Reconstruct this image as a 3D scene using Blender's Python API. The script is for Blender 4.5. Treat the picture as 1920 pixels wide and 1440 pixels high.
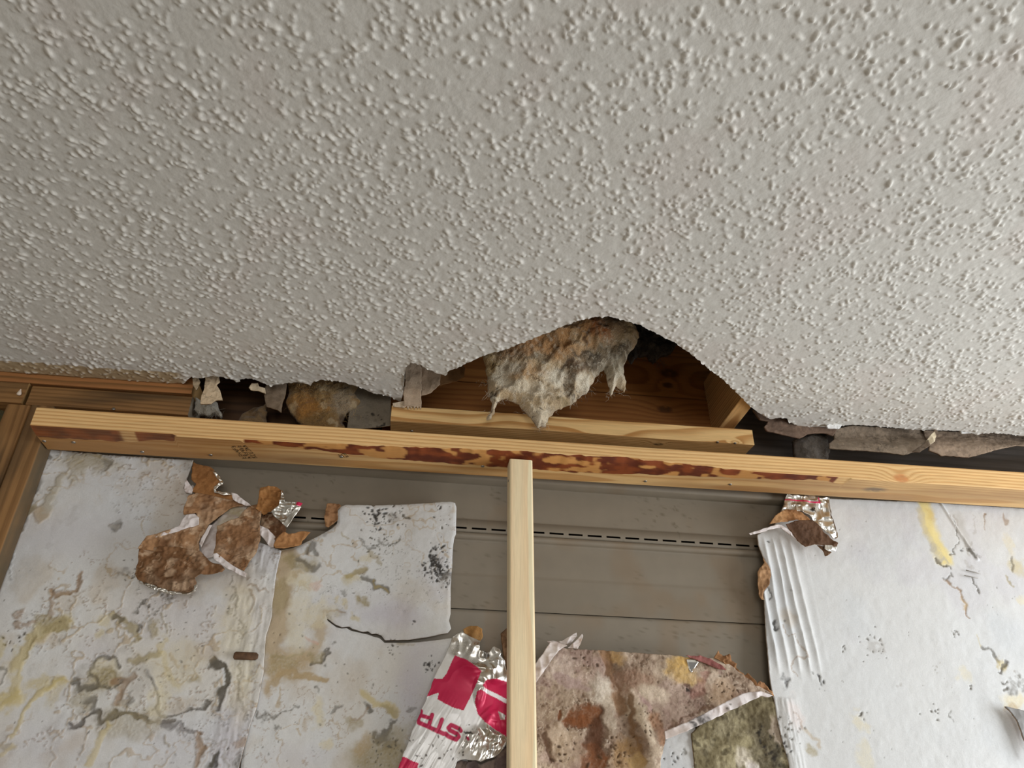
import bpy, math, random
import numpy as np

# ------------------------------------------------------------------ clear
for o in list(bpy.data.objects):
    bpy.data.objects.remove(o, do_unlink=True)
SC = bpy.context.scene
COL = SC.collection
rng = np.random.default_rng(7)

# ------------------------------------------------------------------ camera
CZ = 1.62                                    # eye height of the photographer
FPX = 1445.0
PITCH, YAW = math.radians(32.0), math.radians(8.0)
fw = np.array([math.cos(PITCH)*math.sin(YAW), math.cos(PITCH)*math.cos(YAW), math.sin(PITCH)])
rt = np.array([math.cos(YAW), -math.sin(YAW), 0.0])
up = np.cross(rt, fw)
cam_d = bpy.data.cameras.new('camera')
cam_d.sensor_fit = 'HORIZONTAL'
cam_d.sensor_width = 36.0
cam_d.lens = 36.0*FPX/1920.0
cam_d.clip_start = 0.02
cam = bpy.data.objects.new('camera', cam_d)
COL.objects.link(cam)
cam.location = (0, 0, CZ)
cam.rotation_euler = (math.radians(90)+PITCH, 0, -YAW)
SC.camera = cam

# ------------------------------------------------------------------ world, lights, exposure
W = bpy.data.worlds.new('sky_world')
SC.world = W
W.use_nodes = True
bg = W.node_tree.nodes['Background']
bg.inputs[0].default_value = (0.80, 0.88, 1.0, 1)
bg.inputs[1].default_value = 1.0

def area(name, loc, rot, sx, sy, power, col):
    d = bpy.data.lights.new(name, 'AREA')
    d.shape = 'RECTANGLE'; d.size = sx; d.size_y = sy
    d.energy = power; d.color = col
    o = bpy.data.objects.new(name, d); COL.objects.link(o)
    o.location = loc; o.rotation_euler = rot
    return o
# daylight through the right-wall window, plus an added fill lamp behind the camera
area('window_daylight_right', (2.62, 0.40, 1.45), (0, math.radians(90), 0), 1.3, 1.3, 64, (0.93, 0.97, 1.0))
area('fill_lamp_front', (0.1, -3.36, 1.45), (math.radians(90), 0, 0), 1.8, 1.4, 40, (1.0, 0.96, 0.90))
SC.view_settings.view_transform = 'Standard'
SC.view_settings.look = 'None'
SC.view_settings.gamma = 1.0
SC.view_settings.use_curve_mapping = False
SC.view_settings.exposure = -0.16

# ------------------------------------------------------------------ projection helpers (camera-relative metres)
def ray(x, y):
    return (x-960)/FPX*rt - (y-720)/FPX*up + fw
def onY(x, y, Y):
    d = ray(x, y); return d*(Y/d[1])
def onZ(x, y, Z):
    d = ray(x, y); return d*(Z/d[2])
def xz(pts, Y):                               # pixels -> (X, Z) on the vertical plane at distance Y
    return np.array([onY(a, b, Y)[[0, 2]] for a, b in pts])

# ------------------------------------------------------------------ colour
def s2l(c):
    c = np.asarray(c, float)/255.0
    return np.where(c <= 0.04045, c/12.92, ((c+0.055)/1.055)**2.4)
def C(r, g, b, k=1.25):
    return np.clip(s2l((r, g, b))*k, 0, 0.92)
def mix(a, b, m):
    m = np.asarray(m)[..., None]
    return a*(1-m)+b*m
def sstep(a, b, x):
    t = np.clip((x-a)/(b-a+1e-12), 0, 1); return t*t*(3-2*t)

# ------------------------------------------------------------------ numpy noise
def _hash(ix, iy, iz, seed):
    h = (ix.astype(np.int64)*374761393 + iy.astype(np.int64)*668265263 + iz.astype(np.int64)*2147483647 + seed*1274126177) & 0xffffffff
    h = ((h ^ (h >> 13))*1274126177) & 0xffffffff
    h = ((h ^ (h >> 16))*2246822519) & 0xffffffff
    return ((h ^ (h >> 15)) & 0xffff)/65535.0
def vnoise(x, y, z=None, seed=0):
    x = np.asarray(x, float); y = np.asarray(y, float)
    ix = np.floor(x); iy = np.floor(y); fx = x-ix; fy = y-iy
    fx = fx*fx*(3-2*fx); fy = fy*fy*(3-2*fy)
    if z is None:
        o = np.zeros_like(ix)
        a = _hash(ix, iy, o, seed); b = _hash(ix+1, iy, o, seed); c = _hash(ix, iy+1, o, seed); d = _hash(ix+1, iy+1, o, seed)
        return (a*(1-fx)+b*fx)*(1-fy)+(c*(1-fx)+d*fx)*fy
    z = np.asarray(z, float); iz = np.floor(z); fz = z-iz; fz = fz*fz*(3-2*fz)
    r = []
    for k in (0, 1):
        a = _hash(ix, iy, iz+k, seed); b = _hash(ix+1, iy, iz+k, seed); c = _hash(ix, iy+1, iz+k, seed); d = _hash(ix+1, iy+1, iz+k, seed)
        r.append((a*(1-fx)+b*fx)*(1-fy)+(c*(1-fx)+d*fx)*fy)
    return r[0]*(1-fz)+r[1]*fz
def fbm(x, y, z=None, octv=4, seed=0, gain=0.5):
    s = 0; a = 1.0; t = 0; f = 1.0
    for k in range(octv):
        s = s + a*vnoise(x*f, y*f, None if z is None else z*f, seed+k*17); t += a; a *= gain; f *= 2.03
    return s/t                                # 0..1

# ------------------------------------------------------------------ mesh building
def newmesh(name, V, quads=None, polys=None, col=None, msk=None, smooth=True):
    me = bpy.data.meshes.new(name)
    V = np.asarray(V, np.float32)
    loops = []; starts = []; n = 0
    if quads is not None and len(quads):
        q = np.asarray(quads, np.int32); w = q.shape[1]
        loops.append(q.ravel()); starts.append(np.arange(len(q), dtype=np.int32)*w); n = q.size
    for p in (polys or []):
        loops.append(np.asarray(p, np.int32)); starts.append(np.array([n], np.int32)); n += len(p)
    L = np.concatenate(loops); S = np.concatenate(starts)
    me.vertices.add(len(V)); me.vertices.foreach_set('co', V.ravel())
    me.loops.add(len(L)); me.loops.foreach_set('vertex_index', L)
    me.polygons.add(len(S)); me.polygons.foreach_set('loop_start', S)
    me.polygons.foreach_set('use_smooth', np.full(len(S), bool(smooth)))
    me.update(calc_edges=True); me.validate()
    for nm, arr in (('Col', col), ('Msk', msk)):
        if arr is not None:
            at = me.color_attributes.new(nm, 'FLOAT_COLOR', 'POINT')
            rgba = np.ones((len(V), 4), np.float32); rgba[:, :3] = arr
            at.data.foreach_set('color', rgba.ravel())
    return me

def put(name, V, mat, parent=None, quads=None, polys=None, col=None, msk=None, smooth=True):
    """one mesh object from camera-relative coordinates, origin at the bottom of its bounds"""
    V = np.asarray(V, float)
    lo, hi = V.min(0), V.max(0)
    org = np.array([(lo[0]+hi[0])/2, (lo[1]+hi[1])/2, lo[2]])
    me = newmesh(name, V-org, quads, polys, col, msk, smooth)
    me.materials.append(mat)
    o = bpy.data.objects.new(name, me); COL.objects.link(o)
    wl = org+np.array([0, 0, CZ])
    if parent is not None:
        o.parent = parent
        o.location = tuple(wl-np.array(parent['_w']))
    else:
        o.location = tuple(wl)
    o['_w'] = [float(v) for v in wl]
    return o

def thing(o, label, cat, group=None):
    o['label'] = label; o['category'] = cat
    if group: o['group'] = group
    return o
def structure(o):
    o['kind'] = 'structure'; return o
def empty(name, p):
    o = bpy.data.objects.new(name, None); COL.objects.link(o)
    wl = np.asarray(p, float)+np.array([0, 0, CZ]); o.location = tuple(wl); o['_w'] = [float(v) for v in wl]
    o.empty_display_size = 0.05
    return o

def boxmesh(x0, x1, y0, y1, z0, z1):
    V = [(x, y, z) for x in (x0, x1) for y in (y0, y1) for z in (z0, z1)]
    Q = [(0, 1, 3, 2), (4, 6, 7, 5), (0, 4, 5, 1), (2, 3, 7, 6), (0, 2, 6, 4), (1, 5, 7, 3)]
    return np.array(V, float), Q

# ------------------------------------------------------------------ materials
def vmat(name, rough=0.7, bump=0.2, scale=300.0, stretch=(1, 1, 1), amt=0.10, use_msk=False, spec=0.35, sheen=0.0, bump_dist=0.001):
    m = bpy.data.materials.new(name); m.use_nodes = True
    nt = m.node_tree; N = nt.nodes; Lk = nt.links
    b = N['Principled BSDF']
    b.inputs['Specular IOR Level'].default_value = spec
    at = N.new('ShaderNodeAttribute'); at.attribute_name = 'Col'
    tc = N.new('ShaderNodeTexCoord'); mp = N.new('ShaderNodeMapping'); mp.inputs['Scale'].default_value = stretch
    Lk.new(tc.outputs['Object'], mp.inputs['Vector'])
    nz = N.new('ShaderNodeTexNoise'); nz.inputs['Scale'].default_value = scale; nz.inputs['Detail'].default_value = 4
    Lk.new(mp.outputs[0], nz.inputs['Vector'])
    mr = N.new('ShaderNodeMapRange'); mr.inputs['From Min'].default_value = 0.25; mr.inputs['From Max'].default_value = 0.75
    mr.inputs['To Min'].default_value = 1-amt; mr.inputs['To Max'].default_value = 1+amt
    Lk.new(nz.outputs['Fac'], mr.inputs['Value'])
    vm = N.new('ShaderNodeVectorMath'); vm.operation = 'SCALE'
    Lk.new(at.outputs['Color'], vm.inputs[0]); Lk.new(mr.outputs[0], vm.inputs['Scale'])
    Lk.new(vm.outputs[0], b.inputs['Base Color'])
    b.inputs['Roughness'].default_value = rough
    if use_msk:
        ms = N.new('ShaderNodeAttribute'); ms.attribute_name = 'Msk'
        sp = N.new('ShaderNodeSeparateColor'); Lk.new(ms.outputs['Color'], sp.inputs[0])
        Lk.new(sp.outputs[0], b.inputs['Metallic']); Lk.new(sp.outputs[1], b.inputs['Roughness'])
    if bump:
        bp = N.new('ShaderNodeBump'); bp.inputs['Strength'].default_value = bump; bp.inputs['Distance'].default_value = bump_dist
        Lk.new(nz.outputs['Fac'], bp.inputs['Height']); Lk.new(bp.outputs[0], b.inputs['Normal'])
    if sheen:
        b.inputs['Sheen Weight'].default_value = sheen
    return m
def pmat(name, c, rough=0.7, var=0.15, scale=12.0, bump=0.1, metallic=0.0, c2=None):
    m = bpy.data.materials.new(name); m.use_nodes = True
    nt = m.node_tree; N = nt.nodes; Lk = nt.links; b = N['Principled BSDF']
    c = np.asarray(c, float); c2 = c*(1-var) if c2 is None else np.asarray(c2, float)
    tc = N.new('ShaderNodeTexCoord'); nz = N.new('ShaderNodeTexNoise'); nz.inputs['Scale'].default_value = scale; nz.inputs['Detail'].default_value = 5
    Lk.new(tc.outputs['Object'], nz.inputs['Vector'])
    cr = N.new('ShaderNodeValToRGB'); cr.color_ramp.elements[0].position = 0.3; cr.color_ramp.elements[1].position = 0.7
    cr.color_ramp.elements[0].color = (*c2, 1); cr.color_ramp.elements[1].color = (*c, 1)
    Lk.new(nz.outputs['Fac'], cr.inputs[0]); Lk.new(cr.outputs[0], b.inputs['Base Color'])
    b.inputs['Roughness'].default_value = rough; b.inputs['Metallic'].default_value = metallic
    if bump:
        bp = N.new('ShaderNodeBump'); bp.inputs['Strength'].default_value = bump; bp.inputs['Distance'].default_value = 0.002
        Lk.new(nz.outputs['Fac'], bp.inputs['Height']); Lk.new(bp.outputs[0], b.inputs['Normal'])
    return m

M_CEIL = vmat('popcorn_ceiling_paint', rough=0.75, bump=0.35, scale=260, amt=0.04, spec=0.3)
M_WOOD_X = vmat('pine_lumber_lengthwise', rough=0.62, bump=0.25, scale=420, stretch=(0.05, 1, 1), amt=0.10)
M_WOOD_Y = vmat('pine_lumber_crosswise', rough=0.62, bump=0.25, scale=420, stretch=(1, 0.05, 1), amt=0.10)
M_WOOD_Z = vmat('pine_lumber_upright', rough=0.62, bump=0.25, scale=420, stretch=(1, 1, 0.05), amt=0.08)
M_SHEET = vmat('laminated_paper_sheathing', rough=0.6, bump=0.22, scale=420, amt=0.05, use_msk=True, spec=0.4)
M_FIBRE = vmat('torn_paper_fibre', rough=0.9, bump=0.35, scale=380, amt=0.12, use_msk=True, spec=0.2, bump_dist=0.002)
M_FOIL = vmat('aluminium_foil_facing', rough=0.3, bump=0.08, scale=120, amt=0.03, use_msk=True, spec=0.5)
M_GLASSWOOL = vmat('glass_wool', rough=0.95, bump=0.9, scale=420, amt=0.22, spec=0.1, sheen=0.2, bump_dist=0.003)
M_SIDING = vmat('vinyl_siding_back', rough=0.5, bump=0.06, scale=25, amt=0.05, spec=0.4)
M_WALL = pmat('painted_wall', (0.62, 0.60, 0.56), 0.8)
M_FLOOR = pmat('subfloor', (0.40, 0.33, 0.25), 0.7, 0.3)
M_DECK = pmat('attic_deck_board', C(95, 70, 45), 0.9, 0.4, 20)
M_STEEL = pmat('nail_steel', (0.35, 0.33, 0.30), 0.4, 0.3, 200, metallic=0.9)
M_RUST = pmat('rusted_metal', C(104, 76, 54), 0.8, 0.5, 150, 0.5)
M_FRAME = pmat('white_window_frame', (0.8, 0.8, 0.8), 0.4)
M_DARK = pmat('dark_back_board', C(62, 54, 46), 0.95, 0.3, 30)
M_RESIN = pmat('dried_drip', C(215, 200, 185), 0.3, 0.1, 90)
M_INK = pmat('mill_stamp_ink', C(104, 80, 48), 0.8, 0.2, 300)

# ------------------------------------------------------------------ painted marks: stains, dirt, print, some fold shade (in plane metres)
class Canvas:
    """per-vertex colour of a flat sheet, worked out from stain and shade shapes on its own plane"""
    def __init__(s, X, Z, Y, base, seed=0):
        s.X, s.Z, s.Y = X, Z, Y
        s.c = np.tile(np.asarray(base, float), (len(X), 1)); s.m = np.zeros((len(X), 3)); s.m[:, 1] = 0.6
        s.seed = seed; s.nx = fbm(X*90, Z*90, octv=4, seed=seed+5)-0.5; s.ny = fbm(X*90+50, Z*90, octv=4, seed=seed+9)-0.5
        s.nx += 0.9*(fbm(X*28, Z*28, octv=2, seed=seed+15)-0.5); s.ny += 0.9*(fbm(X*28+9, Z*28, octv=2, seed=seed+19)-0.5)
        s.wid = 0.35+1.3*fbm(X*55, Z*55, octv=3, seed=seed+23)
        s.fine = fbm(X*420, Z*420, octv=3, seed=seed+3)
        s.sc = 1.0/1000
    def _put(s, idx, m, col, met=None, rough=None):
        s.c[idx] = s.c[idx]*(1-m[:, None])+np.asarray(col)*m[:, None]
        if met is not None: s.m[idx, 0] = s.m[idx, 0]*(1-m)+met*m
        if rough is not None: s.m[idx, 1] = s.m[idx, 1]*(1-m)+rough*m
    def tint(s, col, amount, scale, lo=0.5, hi=0.75, seed=1):
        m = sstep(lo, hi, fbm(s.X*scale, s.Z*scale, octv=5, seed=s.seed+seed))*amount
        s._put(np.arange(len(s.X)), m, col)
    def blob(s, p, rx, ry, col, a=0.8, rot=0, rag=1.0, soft=0.45, **k):
        q = xz([p], s.Y)[0]; rx *= s.sc; ry *= s.sc; R = max(rx, ry)*1.6+0.006*rag
        idx = np.nonzero((abs(s.X-q[0]) < R) & (abs(s.Z-q[1]) < R))[0]
        if not len(idx): return
        dx = s.X[idx]-q[0]+s.nx[idx]*0.022*rag; dz = s.Z[idx]-q[1]+s.ny[idx]*0.022*rag
        cr, sr = math.cos(math.radians(rot)), math.sin(math.radians(rot))
        d = np.hypot((dx*cr+dz*sr)/rx, (-dx*sr+dz*cr)/ry)
        m = (1-sstep(1-soft, 1+soft, d))*a*(0.65+0.7*(s.fine[idx]-0.15)).clip(0, 1)
        s._put(idx, m.clip(0, 1), col, **k)
    def stroke(s, pts, w, col, a=0.8, rag=1.0, soft=0.5, patchy=0.0, **k):
        P = xz(pts, s.Y); w = w*s.sc/2; R = w*1.8+0.012*rag
        lo, hi = P.min(0)-R, P.max(0)+R
        idx = np.nonzero((s.X > lo[0]) & (s.X < hi[0]) & (s.Z > lo[1]) & (s.Z < hi[1]))[0]
        if not len(idx): return
        x = s.X[idx]+s.nx[idx]*0.014*rag; z = s.Z[idx]+s.ny[idx]*0.014*rag
        d = segdist(x, z, P, closed=False)
        ww = w*(1+(s.wid[idx]-1)*min(1.0, rag))
        m = (1-sstep(ww*(1-soft), ww*(1+soft), d))*a
        if patchy:
            m = m*sstep(patchy-0.2, patchy+0.1, s.fine[idx])
        s._put(idx, m.clip(0, 1), col, **k)
    def veins(s, col, amount, scale, thin=0.02, region=7, lo=0.5, hi=0.6, seed=1):
        f = np.abs(fbm(s.X*scale, s.Z*scale, octv=4, seed=s.seed+seed)-0.5)
        m = (1-sstep(thin*0.4, thin, f))*sstep(lo, hi, fbm(s.X*region, s.Z*region, octv=3, seed=s.seed+seed+50))*amount
        s._put(np.arange(len(s.X)), m, col)
    def poly(s, pts, col, a=1.0, rag=0.1, **k):
        P = xz(pts, s.Y)
        x = s.X+s.nx*0.014*rag; z = s.Z+s.ny*0.014*rag
        idx = np.nonzero(inside(x, z, P))[0]
        if len(idx): s._put(idx, np.full(len(idx), a), col, **k)
    def specks(s, p, r, n, size, col, a=0.9):
        q = xz([p], s.Y)[0]; g = np.random.default_rng(int(p[0]*7+p[1]))
        for i in range(n):
            t = g.normal(0, r*s.sc*0.55, 2); e = size*s.sc*(0.25+g.random()**2)*0.5
            cx, cz = q[0]+t[0], q[1]+t[1]; R = e*2.5
            idx = np.nonzero((abs(s.X-cx) < R) & (abs(s.Z-cz) < R))[0]
            if not len(idx): continue
            an = g.random()*3.14; st = 1+1.6*g.random()
            dx, dz = s.X[idx]-cx, s.Z[idx]-cz
            d = np.hypot((dx*math.cos(an)+dz*math.sin(an))/st, -dx*math.sin(an)+dz*math.cos(an))/e
            s._put(idx, (1-sstep(0.5, 1.3, d))*a, col)

def segdist(x, z, P, closed=True):
    d2 = np.full(len(x), 1e9); n = len(P)
    for i in range(n if closed else n-1):
        a = P[i]; b = P[(i+1) % n]; e = b-a; ll = e@e+1e-15
        t = np.clip(((x-a[0])*e[0]+(z-a[1])*e[1])/ll, 0, 1)
        d2 = np.minimum(d2, (x-a[0]-t*e[0])**2+(z-a[1]-t*e[1])**2)
    return np.sqrt(d2)
def nearest(x, z, P):
    d2 = np.full(len(x), 1e9); nx = x.copy(); nz = z.copy(); n = len(P)
    for i in range(n):
        a = P[i]; b = P[(i+1) % n]; e = b-a; ll = e@e+1e-15
        t = np.clip(((x-a[0])*e[0]+(z-a[1])*e[1])/ll, 0, 1)
        px, pz = a[0]+t*e[0], a[1]+t*e[1]; q = (x-px)**2+(z-pz)**2
        m = q < d2; d2[m] = q[m]; nx[m] = px[m]; nz[m] = pz[m]
    return nx, nz
def inside(x, z, P):
    r = np.zeros(len(x), bool); n = len(P)
    for i in range(n):
        a = P[i]; b = P[(i+1) % n]
        if a[1] == b[1]: continue
        c = (a[1] > z) != (b[1] > z)
        r ^= c & (x < (b[0]-a[0])*(z-a[1])/(b[1]-a[1])+a[0])
    return r
def ragged(P, step, amp, seed):
    out = []; n = len(P); s = 0.0
    for i in range(n):
        a, b = P[i], P[(i+1) % n]; l = np.hypot(*(b-a)); k = max(1, int(l/step))
        nr = np.array([-(b-a)[1], (b-a)[0]])/(l+1e-9)
        for j in range(k):
            t = j/k; q = a+(b-a)*t; s += l/k
            w = (fbm(np.array([s*160]), np.array([seed*3.1]), octv=3, seed=seed)[0]-0.5)*2*amp
            out.append(q+nr*w)
    return np.array(out)

def sheet(name, px, Y, mat, paint, relief=None, res=0.0016, thick=0.003, edge_col=None, parent=None, rag=0.0008, seed=1, closed=True, extra_poly=None):
    """a sheet cut to an outline on the plane Y, with relief towards the room, real thickness and torn edges"""
    P = xz(px, Y) if extra_poly is None else extra_poly
    P = ragged(P, 0.004, rag, seed) if rag else P
    lo, hi = P.min(0)-res, P.max(0)+res
    nx = int((hi[0]-lo[0])/res)+2; nz = int((hi[1]-lo[1])/res)+2
    gx = lo[0]+np.arange(nx)*res; gz = lo[1]+np.arange(nz)*res
    cx, cz = np.meshgrid(gx[:-1]+res/2, gz[:-1]+res/2)
    keep = inside(cx.ravel(), cz.ravel(), P).reshape(cx.shape)
    j, i = np.nonzero(keep)
    q = np.stack([j*nx+i, j*nx+i+1, (j+1)*nx+i+1, (j+1)*nx+i], 1)
    used = np.zeros(nx*nz, bool); used[q.ravel()] = True
    cnt = np.bincount(q.ravel(), minlength=nx*nz)
    remap = np.cumsum(used)-1; q = remap[q]; ids = np.nonzero(used)[0]
    X = gx[ids % nx]; Z = gz[ids//nx]; bd = cnt[ids] < 4
    bx, bz = nearest(X[bd], Z[bd], P); X[bd] = bx; Z[bd] = bz
    cv = Canvas(X, Z, Y, (0.5, 0.5, 0.5), seed); paint(cv)
    D = segdist(X, Z, P) if len(P)*len(X) < 6e7 else np.full(len(X), 0.02)
    h = np.zeros(len(X)) if relief is None else relief(X, Z, D, cv)
    V = np.stack([X, Y-h, Z], 1); n = len(V)
    col, msk = cv.c, cv.m
    # boundary edges -> rim and (if closed) a back face
    E = np.concatenate([q[:, [0, 1]], q[:, [1, 2]], q[:, [2, 3]], q[:, [3, 0]]])
    key = np.sort(E, 1); key = key[:, 0].astype(np.int64)*n+key[:, 1]
    _, inv, ct = np.unique(key, return_inverse=True, return_counts=True)
    B = E[ct[inv] == 1]
    ec = np.asarray(edge_col if edge_col is not None else C(150, 115, 75))
    if closed:
        V2 = V.copy(); V2[:, 1] += thick if np.isscalar(thick) else thick(X, Z, D)
        bq = q[:, ::-1]+n; c2 = np.tile(ec, (n, 1)); rim = np.stack([B[:, 1], B[:, 0], B[:, 0]+n, B[:, 1]+n], 1)
        V = np.concatenate([V, V2]); q = np.concatenate([q, bq, rim]); col = np.concatenate([col, c2]); msk = np.concatenate([msk, np.tile((0, .8, 0), (n, 1))])
    else:
        b = np.unique(B); mp = -np.ones(n, int); mp[b] = np.arange(len(b))+n
        V2 = V[b].copy(); V2[:, 1] += thick
        rim = np.stack([B[:, 1], B[:, 0], mp[B[:, 0]], mp[B[:, 1]]], 1)
        V = np.concatenate([V, V2]); q = np.concatenate([q, rim]); col = np.concatenate([col, np.tile(ec, (len(b), 1))]); msk = np.concatenate([msk, np.tile((0, .8, 0), (len(b), 1))])
    return put(name, V, mat, parent, quads=q, col=col, msk=msk)

# ------------------------------------------------------------------ wood
def wood(L, A, B, seed, pith, period, early, late, wob=0.010, knots=(), dirt=0.0, lfreq=1.3, rough=1.0, knotcol=None):
    n1 = fbm(L*lfreq, A*9, B*9, octv=3, seed=seed)-0.5
    n2 = fbm(L*5, A*30, B*30, octv=2, seed=seed+40)-0.5
    r = np.hypot(A-pith[0], B-pith[1])+n1*wob*2+n2*0.0016*rough
    kn = np.zeros_like(L)
    for (kl, ka, kb, kr) in knots:
        d = np.sqrt(((L-kl)*0.55)**2+(A-ka)**2+(B-kb)**2)
        r = r+0.016*np.exp(-(d/(kr*2.2))**2)
        kn = np.maximum(kn, 1-sstep(kr*0.7, kr*1.15, d))
    t = r/period; t = t-np.floor(t)
    lw = sstep(0.35, 0.85, t)*(1-sstep(0.93, 1.0, t))
    c = mix(np.asarray(early), np.asarray(late), lw*(0.65+0.35*vnoise(L*2, A*40, B*40, seed=seed+3)))
    c = c*(0.90+0.22*fbm(L*2.2, A*14, B*14, octv=3, seed=seed+7))[:, None]
    c = c*(0.94+0.12*vnoise(L*25, A*900, B*900, seed=seed+11))[:, None]
    if dirt:
        dm = sstep(0.45, 0.75, fbm(L*4, A*25, B*25, octv=4, seed=seed+21))*dirt
        c = mix(c, np.asarray(C(62, 48, 30)), dm)
    c = mix(c, np.asarray(C(72, 44, 24) if knotcol is None else knotcol), kn*0.85*sstep(0.2, 0.5, fbm(L*150, A*200, B*200, octv=3, seed=seed+31)))
    return c

AX = {'x': (0, 1, 2), 'y': (1, 0, 2), 'z': (2, 0, 1)}
def lumber(name, axis, l, a, b, wargs, mat, wane=None, step=0.004, cross=0.0011, rnd=0.002, endcol=None, post=None, warp=0.0, parent=None, front_only_res=None):
    """a sawn board; (a0,b0) is the arris that may carry wane; l, a, b are ranges along length and the two cross axes"""
    (l0, l1), (a0, a1), (b0, b1) = l, a, b
    S = max(2, int((l1-l0)/step)+1); Ls = np.linspace(l0, l1, S)
    fa, fb = (np.full(S, rnd), np.full(S, rnd)) if wane is None else wane(Ls)
    nF = max(4, int((b1-b0)/cross)); nB = max(4, int((a1-a0)/cross)); nC = 3 if wane is None else 22; nK = 4
    rows_a, rows_b, zone = [], [], []
    def seg(a_s, b_s, a_e, b_e, n, zn, bulge=0.0):
        for k in range(n):
            t = (k+0.5)/n if zn in ('c',) else k/(n-1)
            rows_a.append(a_s+(a_e-a_s)*t-bulge*math.sin(math.pi*t)); rows_b.append(b_s+(b_e-b_s)*t-bulge*math.sin(math.pi*t)); zone.append(zn)
    one = np.ones(S)
    seg(a0*one, (b1-rnd)*one, a0*one, b0+fb, nF, 'f')
    seg(a0*one, b0+fb, a0+fa, b0*one, nC, 'c', 0.0006 if wane is None else np.minimum(fa, fb)*0.18)
    seg(a0+fa, b0*one, (a1-rnd)*one, b0*one, nB, 'b')
    seg(a1*one, (b0+rnd)*one, a1*one, (b1-rnd)*one, nK, 'k')
    seg((a1-rnd)*one, b1*one, (a0+rnd)*one, b1*one, nK, 't')
    A = np.array(rows_a).T; B = np.array(rows_b).T; Pn = A.shape[1]
    L = np.repeat(Ls[:, None], Pn, 1)
    zone = np.array(zone)
    if warp:
        A = A+(fbm(L*6, B*20, octv=2, seed=wargs['seed'])-0.5)*warp
        B = B+(fbm(L*6+9, A*20, octv=2, seed=wargs['seed']+1)-0.5)*warp
    col = wood(L.ravel(), A.ravel(), B.ravel(), **wargs)
    if post is not None: col = post(col, L.ravel(), A.ravel(), B.ravel(), np.tile(zone, S))
    ax = AX[axis]; V = np.zeros((S*Pn, 3)); V[:, ax[0]] = L.ravel(); V[:, ax[1]] = A.ravel(); V[:, ax[2]] = B.ravel()
    ii = np.arange(S-1)[:, None]*Pn; jj = np.arange(Pn)[None]; j2 = (jj+1) % Pn
    q = np.stack([ii+jj, ii+j2, ii+Pn+j2, ii+Pn+jj], -1).reshape(-1, 4)
    n = len(V); caps = np.concatenate([V[:Pn], V[-Pn:]])
    ecol = np.tile(C(150, 118, 75) if endcol is None else endcol, (2*Pn, 1))
    V = np.concatenate([V, caps]); col = np.concatenate([col, ecol])
    polys = [np.arange(Pn)[::-1]+n, np.arange(Pn)+n+Pn]
    if axis == 'y': q = q[:, ::-1]; polys = [p[::-1] for p in polys]
    return put(name, V, mat, parent, quads=q, polys=polys, col=col)

PALE_E, PALE_L = C(222, 184, 128, 1.12), C(192, 142, 84, 1.12)
OLD_E, OLD_L = C(138, 102, 62), C(108, 76, 42)
NEW_E, NEW_L = C(232, 210, 176), C(222, 194, 154)
RIM_E, RIM_L = C(160, 106, 54), C(130, 80, 38)

# ================================================================== SETTING
CEIL = 0.800
def slab(name, x0, x1, y0, y1, z0, z1, mat):
    V, Q = boxmesh(x0, x1, y0, y1, z0, z1)
    return structure(put(name, V, mat, quads=Q, smooth=False))
slab('floor', -2.6, 2.8, -3.6, 1.6, -CZ-0.1, -CZ, M_FLOOR)
slab('wall_left', -2.7, -2.6, -3.6, 1.6, -CZ, 1.5, M_WALL)

def wall_with_window(name, axis, pos, thick, u0, u1, z0, z1, wu0, wu1, wz0, wz1, mat):
    V = []; Q = []
    def bx(ua, ub, za, zb):
        v, q = boxmesh(*((pos, pos+thick, ua, ub) if axis == 'x' else (ua, ub, pos, pos+thick)), za, zb)
        k = sum(len(t) for t in V); V.append(v); Q.extend([tuple(i+k for i in f) for f in q])
    bx(u0, wu0, z0, z1); bx(wu1, u1, z0, z1); bx(wu0, wu1, z0, wz0); bx(wu0, wu1, wz1, z1)
    return structure(put(name, np.concatenate(V), mat, quads=Q, smooth=False))
def window_frame(name, axis, pos, u0, u1, z0, z1):
    V = []; Q = []
    def bx(ua, ub, za, zb):
        v, q = boxmesh(*((pos, pos+0.05, ua, ub) if axis == 'x' else (ua, ub, pos, pos+0.05)), za, zb)
        k = sum(len(t) for t in V); V.append(v); Q.extend([tuple(i+k for i in f) for f in q])
    w = 0.05
    bx(u0, u0+w, z0, z1); bx(u1-w, u1, z0, z1); bx(u0+w, u1-w, z0, z0+w); bx(u0+w, u1-w, z1-w, z1)
    return structure(put(name, np.concatenate(V), M_FRAME, quads=Q, smooth=False))
wall_with_window('wall_right', 'x', 2.7, 0.1, -3.6, 1.6, -CZ, 1.5, -0.30, 1.10, -0.87, 0.53, M_WALL)
wall_with_window('wall_front', 'y', -3.5, 0.1, -2.6, 2.7, -CZ, 1.5, -0.9, 1.1, -0.92, 0.58, M_WALL)
window_frame('window_1', 'x', 2.74, -0.30, 1.10, -0.87, 0.53)
window_frame('fill_lamp_frame', 'y', -3.47, -0.9, 1.1, -0.92, 0.58)  # frame and opening added around the fill lamp behind the camera
slab('roof_deck', -2.6, 2.7, -3.5, 1.6, 1.30, 1.36, M_DECK)

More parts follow.
